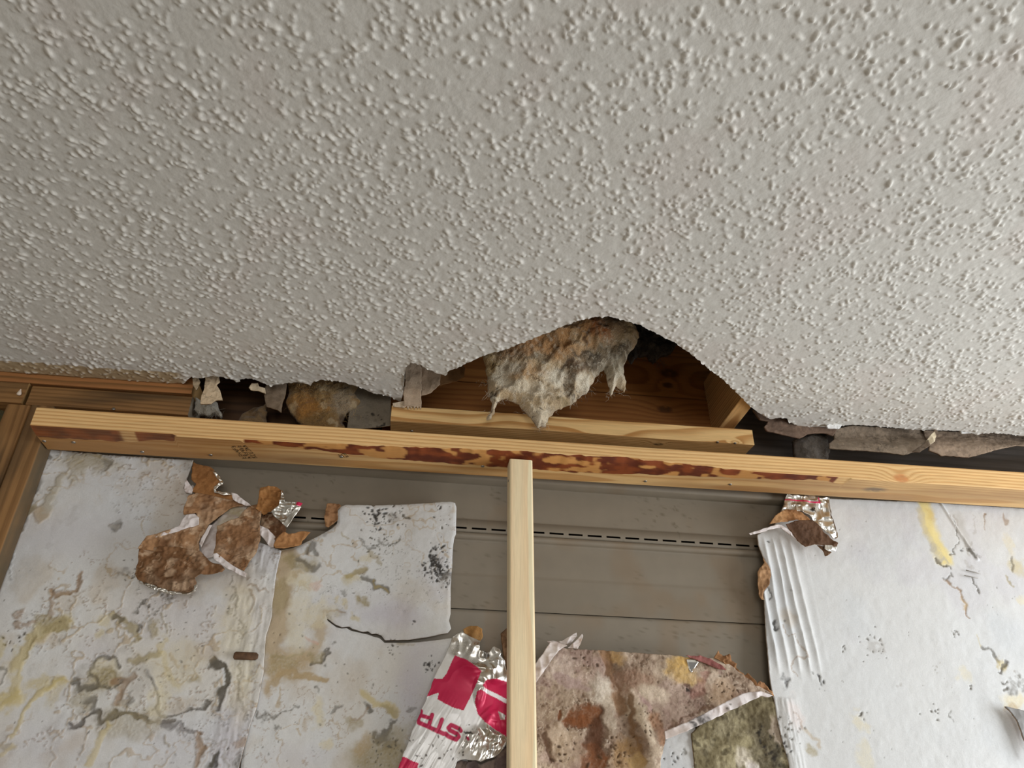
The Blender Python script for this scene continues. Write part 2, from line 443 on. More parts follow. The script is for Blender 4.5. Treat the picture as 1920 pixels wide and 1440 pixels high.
# ---- ceiling: popcorn texture, broken along the wall
edge_px = [(332, 716), (345, 716), (360, 704), (372, 708), (400, 703), (420, 706), (445, 712), (460, 708), (475, 709), (490, 716), (510, 722), (535, 717), (560, 715),
           (583, 720), (590, 713), (605, 710), (640, 714), (675, 724), (700, 735), (720, 738), (735, 743), (752, 752), (757, 730), (759, 700), (762, 685), (770, 676), (790, 683), (815, 695),
           (836, 702), (841, 692), (855, 688), (870, 680), (905, 664), (935, 655), (985, 637), (1030, 620), (1070, 602), (1110, 593), (1140, 590), (1165, 597), (1200, 607),
           (1240, 627), (1260, 637), (1300, 665), (1330, 690), (1350, 705), (1375, 728), (1400, 755), (1425, 775), (1445, 785), (1460, 782), (1475, 783), (1480, 790), (1495, 797),
           (1540, 799), (1575, 797), (1600, 795), (1640, 797), (1700, 803), (1745, 805), (1800, 806), (1830, 812), (1860, 809), (1920, 815), (2050, 824), (2200, 832)]
ep = np.array([onZ(a, b, CEIL)[:2] for a, b in edge_px])
ep = ep[np.argsort(ep[:, 0])]
ex = np.concatenate([[-3, ep[0, 0]-0.004], ep[:, 0], [3.2]]); ey = np.concatenate([[1.353, 1.353], ep[:, 1], [ep[-1, 1]]])
def edge_y(x):
    e = np.interp(x, ex, ey)
    return e+(fbm(x*260, x*0+3, octv=3, seed=77)-0.5)*0.005*(x > ep[0, 0])

def build_ceiling():
    res = 0.0020
    x0, x1, y0 = -1.0, 1.5, 0.26
    nx = int((x1-x0)/res)+1; ny = int((1.36-y0)/res)+1
    gx = x0+np.arange(nx)*res; gy = y0+np.arange(ny)*res
    H = np.zeros((ny, nx))
    g = np.random.default_rng(11)
    dens = 13500
    n = int(dens*(x1-x0)*(1.36-y0))
    cx = g.random(n)*(x1-x0)+x0; cy = g.random(n)*(1.36-y0)+y0
    cl = fbm(cx*28, cy*28, octv=3, seed=5)
    keep = g.random(n) < np.clip((cl-0.22)*2.0, 0.25, 1)
    for x, y in zip(cx[keep], cy[keep]):
        s1 = 0.0013+0.0014*g.random()**2; st = 1+1.3*g.random()**2; hh = (0.0012+0.0019*g.random())*(s1/0.0022)**0.5
        an = g.normal(0.7, 0.9)
        R = int(s1*st*2.6/res)+1
        i = int((x-x0)/res); j = int((y-y0)/res)
        if i < R or j < R or i >= nx-R-1 or j >= ny-R-1: continue
        dx = gx[i-R:i+R+1][None]-x; dy = gy[j-R:j+R+1][:, None]-y
        u = (dx*math.cos(an)+dy*math.sin(an))/(s1*st); v = (-dx*math.sin(an)+dy*math.cos(an))/s1
        b = hh*np.exp(-(u*u+v*v)**1.4*0.5)
        P = H[j-R:j+R+1, i-R:i+R+1]
        np.maximum(P, b, out=P)
    XX, YY = np.meshgrid(gx, gy)
    X = XX.ravel(); Yv = YY.ravel()
    h = H.ravel()
    h = h*(0.8+0.5*fbm(X*300, Yv*300, octv=2, seed=15))+0.0011*fbm(X*110, Yv*110, octv=3, seed=9)+0.004*fbm(X*3, Yv*3, octv=2, seed=8)
    E = np.tile(edge_y(gx), ny)
    over = Yv > E
    cellkeep = (~over.reshape(ny, nx))
    ck = cellkeep[:-1, :-1] | cellkeep[:-1, 1:]
    # full resolution where the view falls, every third line beyond it
    tt = (gy[:-1]-y0)/1.1
    fine = (gx[None, :-1] > (-0.68-0.30*tt)[:, None]) & (gx[None, :-1] < (0.85+0.62*tt)[:, None])
    B = np.zeros_like(ck); bj, bi = (ny-1)//3*3, (nx-1)//3*3
    f3 = fine[:bj, :bi].reshape(bj//3, 3, bi//3, 3).any((1, 3)); c3 = ck[:bj, :bi].reshape(bj//3, 3, bi//3, 3)
    coarse = ~f3 & c3.all((1, 3))
    ck[:bj, :bi] &= ~np.repeat(np.repeat(coarse, 3, 0), 3, 1)
    j, i = np.nonzero(ck)
    q = np.stack([j*nx+i, (j+1)*nx+i, (j+1)*nx+i+1, j*nx+i+1], 1)
    j, i = np.nonzero(coarse); j *= 3; i *= 3
    q = np.concatenate([q, np.stack([j*nx+i, (j+3)*nx+i, (j+3)*nx+i+3, j*nx+i+3], 1)])
    Yc = np.where(over, E, Yv)
    V = np.stack([X, Yc, CEIL-h], 1)
    # stained unpainted strip along the old plate on the left, ragged
    base = C(208, 206, 200, 1.12)
    c = np.tile(base, (len(V), 1))*(0.96+0.08*fbm(X*6, Yv*6, octv=3, seed=31))[:, None]
    c = mix(c, C(205, 196, 190, 1.1), sstep(0.55, 0.75, fbm(X*9, Yv*9, octv=3, seed=33))*0.3)
    c = c*(0.93+0.15*sstep(0.0006, 0.0018, H.ravel()))[:, None]  # glossy highlight of the bump tips painted into the colour, base greyed
    lim = 1.313+0.006*(fbm(X*40, X*0, octv=3, seed=41)-0.5)+0.004*(fbm(X*200, X*0+4, octv=2, seed=42)-0.5)
    xl = onZ(350, 705, CEIL)[0]
    strip = sstep(0, 0.0015, Yv-lim)*(1-sstep(xl-0.02, xl, X))
    c = mix(c, C(158, 138, 106), strip*(0.92-0.6*sstep(0.0009, 0.0022, H.ravel())))
    used = np.zeros(len(V), bool); used[q.ravel()] = True
    rm = np.cumsum(used)-1
    V = V[used]; c = c[used]; q = rm[q]
    return V, q, c
V, q, c = build_ceiling()
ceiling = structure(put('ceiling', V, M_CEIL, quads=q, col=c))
# the gypsum board behind the texture (thickness of the broken edge), and the rest of the ceiling out of view
def gypsum():
    xs = np.arange(-1.0, 1.5001, 0.004); e = edge_y(xs)-0.0005
    V = []
    for z in (CEIL-0.0002, CEIL+0.013):
        V += [(x, 0.26, z) for x in xs]; V += [(x, y+(0.001 if z > CEIL else 0), z) for x, y in zip(xs, e)]
    n = len(xs); Q = []
    for i in range(n-1):
        Q.append((i+2*n, i+2*n+1, i+3*n+1, i+3*n)); Q.append((i+n, i+n+1, i+3*n+1, i+3*n))
    return np.array(V), Q
V, Q = gypsum()
put('gypsum_board', V, M_CEIL, ceiling, quads=Q, col=np.tile(C(168, 150, 130), (len(V), 1)), smooth=False)
def flatceil(x0, x1, y0, y1):
    V, Q = boxmesh(x0, x1, y0, y1, CEIL-0.002, CEIL+0.012)
    put('ceiling_board', V, M_CEIL, ceiling, quads=Q, col=np.tile(C(208, 206, 200, 1.12), (len(V), 1)), smooth=False)
flatceil(-2.6, 2.7, -3.5, 0.26); flatceil(-2.6, -1.0, 0.26, 1.353); flatceil(1.5, 2.7, 0.26, 1.32)

# ---- wall_back: dark backing added for the shade behind the vinyl siding, one child per siding course
V, Q = boxmesh(-2.6, 2.7, 1.50, 1.56, -CZ, 1.3)
wall_back = structure(put('wall_back', V, M_DARK, quads=Q, smooth=False))
SL = -0.012
def siding(zs, ys, slots=None, dirt_seed=0, z_tilt=True):
    if slots:
        xs = [-1.1]; x = slots[1]-12*slots[2]
        x = slots[1]-26*slots[2]
        while x < 1.9:
            xs += [x, x+slots[3]]; x += slots[2]
        xs = np.array(sorted(set(xs))); xs = xs[(xs >= -1.1)]
        fine = []
        for a, b in zip(xs[:-1], xs[1:]):
            fine += list(np.linspace(a, b, 5)[:-1])
        xs = np.array(fine+[xs[-1]])
    else:
        xs = np.linspace(-1.5, 2.4, 480)
    zs = np.array(zs); ys = np.array(ys)
    XX, ZZ = np.meshgrid(xs, zs); YY = np.repeat(ys[:, None], len(xs), 1)
    Zt = ZZ+SL*(XX-0.4)
    V = np.stack([XX.ravel(), YY.ravel(), Zt.ravel()], 1)
    n = len(xs); Q = []
    for j in range(len(zs)-1):
        for i in range(n-1):
            if slots and j == slots[0]:
                xm = (xs[i]+xs[i+1])/2; k = (xm-slots[1]) % slots[2]
                if k < slots[3]: continue
            Q.append((j*n+i, j*n+i+1, (j+1)*n+i+1, (j+1)*n+i))
    X, Z = V[:, 0], V[:, 2]
    c = np.tile(C(124, 115, 101, 1.12), (len(V), 1))*(0.94+0.12*fbm(X*4, Z*30, octv=3, seed=dirt_seed))[:, None]
    m = sstep(0.66, 0.80, fbm(X*170, Z*150, octv=4, seed=dirt_seed+5))*sstep(0.45, 0.7, fbm(X*11, Z*11, octv=2, seed=dirt_seed+8))*(dirt_seed != 3)
    c = mix(c, C(78, 66, 48), m*0.6)
    c = mix(c, C(118, 96, 70), sstep(0.55, 0.75, fbm(X*14, Z*10, octv=3, seed=dirt_seed+9))*0.35*(X > 0.15))
    return put('siding_panel', V, M_SIDING, wall_back, quads=Q, col=c)
X0 = onY(1030, 1001, 1.425)[0]
def lin(a, b, n): return list(np.linspace(a, b, n))
# top channel and first course down to its slotted nail hem
siding([0.70, 0.672, 0.668, 0.655, 0.6525, 0.6515], [1.408, 1.408, 1.404, 1.404, 1.407, 1.43], dirt_seed=3)
z1 = lin(0.653, 0.574, 26)+[0.5735, 0.5535+0.0038, 0.5535, 0.548, 0.5475]
y1 = lin(1.430, 1.427, 26)+[1.4235, 1.4235, 1.4235, 1.4235, 1.4265]
siding(z1, y1, slots=(len(z1)-4, X0, 0.0385, 0.0285), dirt_seed=4)
th = np.linspace(0, math.pi, 9)
z2 = list(0.540+0.0075*np.cos(th))+lin(0.530, 0.464, 20)+lin(0.462, 0.3975, 20)
y2 = list(1.4265-0.008*np.sin(th))+lin(1.4265, 1.425, 20)+lin(1.4242, 1.4195, 20)
siding(z2, y2, dirt_seed=5)
siding([0.3975]+lin(0.3935, 0.33, 22)+lin(0.328, 0.262, 22)+[0.26], [1.4235]+lin(1.4215, 1.426, 22)+lin(1.426, 1.424, 22)+[1.43], dirt_seed=6)
siding(lin(0.262, -0.2, 24), lin(1.428, 1.43, 24), dirt_seed=7)
siding(lin(-0.2, -CZ, 10), lin(1.43, 1.43, 10), dirt_seed=8)

# ================================================================== FRAMING LUMBER
# ---- new header plate with waney, bark-stained arris
wx_u = [(455, 827), (470, 828), (560, 830), (700, 835), (800, 839), (975, 846), (1060, 851), (1180, 858), (1300, 871), (1420, 885), (1540, 898), (1580, 908)]
wx_l = [(455, 829), (500, 834), (560, 839), (650, 851), (700, 858), (800, 866), (900, 873), (975, 878), (1060, 886), (1180, 889), (1300, 893), (1420, 898), (1540, 900), (1580, 909)]
HZ0, HZ1, HY0, HY1 = 0.6515, 0.692, 1.290, 1.379
pu = np.array([onY(a, b, HY0) for a, b in wx_u]); pl = np.array([onZ(a, b, HZ0) for a, b in wx_l])
lu = np.array([onZ(a, b, HZ0) for a, b in [(60, 816), (75, 819), (200, 827), (215, 828), (290, 827), (330, 826)]])
def hdr_wane(Ls):
    fb = np.interp(Ls, pu[:, 0], np.maximum(pu[:, 2]-HZ0, 0.002), left=0.002, right=0.002)
    fa = np.interp(Ls, pl[:, 0], np.maximum(pl[:, 1]-HY0, 0.002), left=0.002, right=0.002)
    f2 = np.interp(Ls, lu[:, 0], np.maximum(lu[:, 1]-HY0, 0.002), left=0.030, right=0.002)
    left = Ls < lu[-1, 0]
    fa = np.where(left, f2, fa); fb = np.where(left, 0.0035, fb)
    n = fbm(Ls*55, Ls*0, octv=3, seed=4)-0.5
    big = fb > 0.0045
    fb = fb+n*0.006*big; fa = fa+n*0.010*(fa > 0.006)
    return np.maximum(fa, 0.002), np.maximum(fb, 0.002)
kX = lambda x, y, Y: onY(x, y, Y)
def hdr_post(col, L, A, B, zone):
    bark = fbm(L*38, A*60, B*60, octv=4, seed=62)
    x0 = lu[0, 0]
    light = fbm(L*26+3, A*40, B*40, octv=3, seed=65)
    wl = onY(430, 826, HY0)[0]
    fresh = sstep(0.56, 0.61, light)*(L > wl)
    bc = mix(C(88, 38, 18), C(126, 62, 28), sstep(0.35, 0.65, bark))
    bc = mix(bc, C(190, 138, 78), fresh*0.9)
    m = (zone == 'c')*((L < onY(330, 820, HY0)[0]) | (L > onY(455, 826, HY0)[0]))*(L < onY(1575, 905, HY0)[0])
    mm = m*1.0*(1-sstep(onY(215, 820, HY0)[0], onY(225, 820, HY0)[0], L)*(L < onY(250, 820, HY0)[0])*0.8)
    mm = mm*np.where(L < wl, 0.9, 1.0)
    col = mix(col, bc, mm)
    # underside: its dimmer light painted in as dull brown, orange sapwood streaks
    und = zone == 'b'
    col = mix(col, C(166, 130, 92, 1.1), und*0.7*sstep(0.3, 0.6, fbm(L*2.5, A*18, B*0, octv=3, seed=70)))
    col = mix(col, C(160, 108, 52, 1.1), und*0.6*sstep(0.5, 0.72, fbm(L*3.2, A*16, B*0, octv=3, seed=71)))
    # grey-blue stain near the knot on the right
    q = onZ(1640, 918, HZ0)
    d = np.hypot((L-q[0])*0.45, (A-q[1]))
    col = mix(col, C(96, 88, 80), und*(1-sstep(0.004, 0.016, d))*0.75*sstep(0.3, 0.6, fbm(L*60, A*160, octv=3, seed=73)))
    q = onY(1690, 897, HY0); d = np.hypot((L-q[0])*0.6, B-q[2])
    col = mix(col, C(192, 130, 78), (zone == 'f')*(1-sstep(0.006, 0.014, d))*0.8*sstep(0.3, 0.6, fbm(L*300, B*500, octv=2, seed=74)))
    return col
hk = [(*onY(1690, 897, HY0)[[0, 1, 2]], 0.009), (*onY(440, 815, HY0)[[0, 1, 2]], 0.002), (*onY(1860, 905, HY0), 0.004)]
header = lumber('header_plate', 'x', (-0.672, 1.72), (HY0, HY1), (HZ0, HZ1),
    dict(seed=21, pith=(1.36, 0.57), period=0.0058, early=PALE_E, late=PALE_L, wob=0.007, knots=[hk[0]], lfreq=2.2, knotcol=C(176, 118, 70)), M_WOOD_X, wane=hdr_wane, step=0.0042, cross=0.0011, post=hdr_post, endcol=C(200, 165, 115))
thing(header, 'long pale new pine plate with bark-stained wane running under the broken ceiling', 'beam')

def nail(parent, p, nrm, r=0.003, mat=None, name='nail', hgt=0.0015):
    """a small round nail head with a raised centre, lying on a face with normal nrm"""
    nrm = np.array(nrm, float); t = np.array([1, 0, 0.]) if abs(nrm[0]) < 0.5 else np.array([0, 1., 0]); b = np.cross(nrm, t)
    V = []; k = 12
    for (rr, hh) in ((1.0, -0.0005), (1.0, hgt*0.6), (0.75, hgt), (0.3, hgt*1.1)):
        for i in range(k):
            a = 2*math.pi*i/k; V.append(np.asarray(p)+(t*math.cos(a)+b*math.sin(a))*r*rr+nrm*hh)
    Q = [(s*k+i, s*k+(i+1) % k, (s+1)*k+(i+1) % k, (s+1)*k+i) for s in range(3) for i in range(k)]
    return put(name, np.array(V), mat or M_STEEL, parent, quads=Q, polys=[list(range(3*k, 4*k))])
for (a, b) in [(83, 827), (138, 829), (267, 847), (640, 856), (905, 874), (1369, 908), (395, 853), (1210, 902)]:
    p = onZ(a, b, HZ0); nail(header, p, (0, 0, -1), 0.0035)
# unreadable mill stamp on the underside: rows of short ink strokes
def stamp(px, rows, ang, w, h, seed):
    g = random.Random(seed); V = []; Q = []
    p0 = onZ(px[0], px[1], HZ0)
    ca, sa = math.cos(ang), math.sin(ang)
    def bar(u0, v0, u1, v1, t):
        d = np.array([u1-u0, v1-v0]); d /= np.linalg.norm(d)+1e-9; nn = np.array([-d[1], d[0]])*t/2
        k = len(V)
        for zz in (HZ0-0.0004, HZ0+0.0004):
            for (u, v) in ((u0, v0), (u1, v1)):
                for s in (-1, 1):
                    uu, vv = u+s*nn[0], v+s*nn[1]
                    V.append((p0[0]+uu*ca-vv*sa, p0[1]+uu*sa+vv*ca, zz))
        Q.extend([(k, k+1, k+3, k+2), (k+4, k+6, k+7, k+5), (k, k+4, k+5, k+1), (k+2, k+3, k+7, k+6), (k, k+2, k+6, k+4), (k+1, k+5, k+7, k+3)])
    for r in range(rows):
        u = 0
        while u < w:
            cw = 0.007
            v = -r*h*1.35
            for (x0, y0, x1, y1) in g.sample([(0, 0, 0, 1), (0, 0, 1, 0), (0, 1, 1, 1), (1, 0, 1, 1), (0, .5, 1, .5), (0, 0, 1, 1)], 3):
                bar(u+x0*cw*0.75, v+y0*h, u+x1*cw*0.75, v+y1*h, 0.0016)
            u += cw*1.3
    return put('mill_stamp', np.array(V), M_INK, header, quads=Q, smooth=False)
stamp((440, 836), 3, 1.3, 0.05, 0.008, 3)
stamp((640, 851), 2, 1.2, 0.012, 0.006, 8)

# ---- short nailer above it
NY0, NY1 = 1.352, 1.415
nz = [onY(735, 765, NY0)[2], onY(735, 795, NY0)[2]]
NZ0 = (onY(760, 796, NY0)[2]+onY(1380, 824, NY0)[2])/2; NZ1 = NZ0+0.036
nxl, nxr = onY(733, 780, NY0)[0], onY(1411, 812, NY0)[0]
kn = onZ(1234, 832, NZ0)
nailer = lumber('nailer_board', 'x', (nxl, nxr), (NY0, NY1), (NZ0, NZ1),
    dict(seed=33, pith=(1.46, NZ0-0.02), period=0.0072, early=C(214, 178, 122), late=C(168, 118, 62), wob=0.016, knots=[(kn[0], kn[1], NZ0, 0.006), (*onZ(1380, 830, NZ0), 0.003)], lfreq=2.5),
    M_WOOD_X, step=0.0035, cross=0.001, warp=0.004, endcol=C(190, 150, 98))
thing(nailer, 'short knotty pine board fixed above the long plate beneath the ceiling hole', 'board')
for (a, b) in [(772, 808), (1378, 831), (1345, 829)]:
    nail(nailer, onZ(a, b, NZ0), (0, 0, -1), 0.003)

# ---- new centre stud
stud = lumber('wall_stud', 'z', (-CZ, HZ0-0.0005), (0.178, 0.2215), (1.296, 1.332),
    dict(seed=51, pith=(0.196, 1.18), period=0.0052, early=NEW_E, late=NEW_L, wob=0.006, knots=[], lfreq=0.9), M_WOOD_Z, step=0.009, cross=0.0011, rnd=0.0028)
thing(stud, 'clean new pale pine stud standing alone under the long plate', 'stud')
for s, xx in ((-1, 0.178), (1, 0.2215)):
    nail(stud, (xx, 1.31, 0.612), (s, 0, 0), 0.002)

# ---- old framing on the left
WY = 1.355
xr = onY(75, 837, WY)[0]
old_b = lumber('old_wall_stud', 'z', (-CZ, 0.7305), (xr-0.040, xr), (WY, 1.398),
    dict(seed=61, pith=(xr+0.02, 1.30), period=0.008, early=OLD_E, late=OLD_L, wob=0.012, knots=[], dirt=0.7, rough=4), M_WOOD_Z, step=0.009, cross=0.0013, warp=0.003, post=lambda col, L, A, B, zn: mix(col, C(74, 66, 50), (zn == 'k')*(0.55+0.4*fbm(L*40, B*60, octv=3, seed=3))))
thing(old_b, 'weathered brown stud holding the left end of the long plate', 'stud', 'old studs at the left')
old_a = lumber('old_wall_stud', 'z', (-CZ, 0.7305), (xr-0.084, xr-0.0425), (WY+0.004, 1.398),
    dict(seed=66, pith=(xr-0.1, 1.30), period=0.008, early=OLD_E, late=OLD_L, wob=0.012, knots=[], dirt=0.85, rough=4), M_WOOD_Z, step=0.009, cross=0.0013, warp=0.003)
thing(old_a, 'weathered brown stud doubled up at the left picture edge', 'stud', 'old studs at the left')
PZ1 = onY(150, 728, WY)[2]; PZ0 = 0.731
xj = onY(52, 735, WY)[0]; xe = onY(362, 740, WY)[0]
pm = lumber('old_top_plate', 'x', (xj+0.004, xe), (WY, 1.43), (PZ0, PZ1),
    dict(seed=71, pith=(1.38, 0.70), period=0.0085, early=OLD_E*0.95, late=OLD_L, wob=0.013, knots=[], dirt=0.9, rough=5), M_WOOD_X, step=0.004, cross=0.0012, warp=0.004, endcol=C(135, 125, 110))
thing(pm, 'weathered brown plate cut off short with a grey sawn end', 'board')
pl_ = lumber('old_top_plate', 'x', (-1.3, xj-0.003), (WY-0.002, 1.43), (PZ0, PZ1+0.003),
    dict(seed=74, pith=(1.39, 0.71), period=0.009, early=OLD_E, late=OLD_L, wob=0.013, knots=[], dirt=0.7, rough=5), M_WOOD_X, step=0.004, cross=0.0012, warp=0.003)
thing(pl_, 'old brown plate with a white drip at the far left edge', 'board')
pt = lumber('old_top_plate', 'x', (-1.3, xe-0.004), (WY+0.001, 1.43), (PZ1+0.005, CEIL+0.02),
    dict(seed=77, pith=(1.40, 0.75), period=0.009, early=C(150, 102, 60), late=OLD_L, wob=0.008, knots=[], dirt=0.5, rough=4), M_WOOD_X, step=0.004, cross=0.0013, warp=0.002)
thing(pt, 'upper brown plate squeezed between the ceiling strip and the lower plate', 'board')
# dried drip hanging on the left plate
def drip(p, r, l):
    V = []; k = 12; prof = [(0.0, 0.25), (0.25, 0.45), (0.5, 0.8), (0.75, 1.0), (0.93, 0.75), (1.0, 0.15)]
    for t, rr in prof:
        for i in range(k):
            a = 2*math.pi*i/k; V.append((p[0]+r*rr*math.cos(a), p[1]+r*rr*0.8*math.sin(a), p[2]-l*t))
    Q = [(s*k+i, s*k+(i+1) % k, (s+1)*k+(i+1) % k, (s+1)*k+i) for s in range(len(prof)-1) for i in range(k)]
    return put('resin_drip', np.array(V), M_RESIN, pl_, quads=Q, polys=[list(range(5*k, 6*k))])
dp = onY(39, 730, WY-0.006); drip(dp, 0.0042, 0.013)
nail(pm, onY(213, 767, WY-0.001), (0, -1, 0), 0.003)

# ---- timbers seen inside the hole
jx = onZ(1375, 765, CEIL+0.016)[0]
joist = lumber('ceiling_joist', 'y', (0.27, 1.449), (jx, jx+0.036), (CEIL+0.0145, CEIL+0.16),
    dict(seed=81, pith=(jx+0.02, 0.70), period=0.006, early=C(205, 165, 110), late=C(160, 112, 60), wob=0.006, knots=[]), M_WOOD_Y, step=0.01, cross=0.0018)
thing(joist, 'ceiling joist end showing at the right corner of the hole', 'joist')
jx2 = onZ(700, 725, CEIL+0.016)[0]
RY = 1.452
rs = (onY(1110, 735, RY)[2]+onY(1320, 751, RY)[2])/2
kk = onY(1255, 700, RY); kk2 = onY(1252, 722, RY)
rim_u = lumber('rim_board', 'x', (jx2+0.02, jx+0.03), (RY, RY+0.036), (rs+0.001, rs+0.20),
    dict(seed=91, pith=(1.50, rs+0.06), period=0.011, early=RIM_E, late=RIM_L, wob=0.018, knots=[(kk[0], RY, kk[2], 0.013), (kk2[0], RY, kk2[2], 0.008)], lfreq=2.0), M_WOOD_X, step=0.006, cross=0.0016)
thing(rim_u, 'amber board with a dark round knot deep inside the ceiling hole', 'board')
rim_l = lumber('rim_board', 'x', (jx2+0.02, jx+0.05), (RY-0.006, RY+0.034), (0.70, rs-0.001),
    dict(seed=95, pith=(1.50, 0.72), period=0.012, early=C(150, 98, 50), late=RIM_L, wob=0.016, knots=[(onY(1245, 770, RY)[0], RY, onY(1245, 770, RY)[2], 0.012)], lfreq=1.6), M_WOOD_X, step=0.006, cross=0.0016)
thing(rim_l, 'plain amber board behind the short nailer inside the hole', 'board')

shade_l = lumber('shade_board', 'x', (-1.2, jx2+0.015), (RY, RY+0.036), (0.70, 0.95),  # board added to close the left gap, coloured like its shade
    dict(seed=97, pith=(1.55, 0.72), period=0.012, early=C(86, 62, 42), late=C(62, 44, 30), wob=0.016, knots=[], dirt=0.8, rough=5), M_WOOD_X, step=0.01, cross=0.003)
thing(shade_l, 'added shade-toned dark board at the back of the left gap behind the yellow wool', 'board')
shade_r = lumber('shade_board', 'x', (jx+0.055, 1.75), (RY, RY+0.036), (0.70, 0.95),  # grey of this added board stands for the right gap's shade
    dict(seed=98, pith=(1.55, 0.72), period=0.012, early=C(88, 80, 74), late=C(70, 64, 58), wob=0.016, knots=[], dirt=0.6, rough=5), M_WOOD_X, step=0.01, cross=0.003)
thing(shade_r, 'added shade-toned grey board at the back of the dark right gap', 'board')

# ================================================================== SHEATHING (thin laminated board: white skin, brown fibre, foil)
WHITE = C(206, 207, 207, 1.16); OLIVE = C(146, 132, 94); YEL = C(184, 168, 116); TAN = C(166, 144, 108); DKG = C(82, 76, 64); BLK = C(44, 40, 36)
LAV = C(178, 174, 184); BRN = C(136, 108, 78); GREY = C(158, 154, 148); WARM = C(203, 198, 190, 1.16); BLUE = C(186, 190, 194, 1.2); CREAM = C(200, 190, 160)
PBR = C(150, 106, 62); PDK = C(92, 62, 38); PLT = C(186, 152, 112)
SY = 1.400
def hand(c, marks):
    for k in marks:
        t = k[0]
        if t == 'b': c.blob(k[1], k[2], k[3], k[4], k[5], *(k[6:]))
        elif t == 's': c.stroke(k[1], k[2], k[3], k[4], *(k[5:]))
        elif t == 'p': c.specks(*k[1:])
def paper(c, warm=0.5):
    c.c[:] = WHITE
    c.tint(WARM, warm, 6, 0.42, 0.65, 1); c.tint(BLUE, 0.4, 5, 0.54, 0.72, 2); c.tint(LAV, 0.25, 8, 0.62, 0.8, 3)
    c.c *= (0.97+0.06*c.fine)[:, None]
    c.m[:, 1] = 0.55

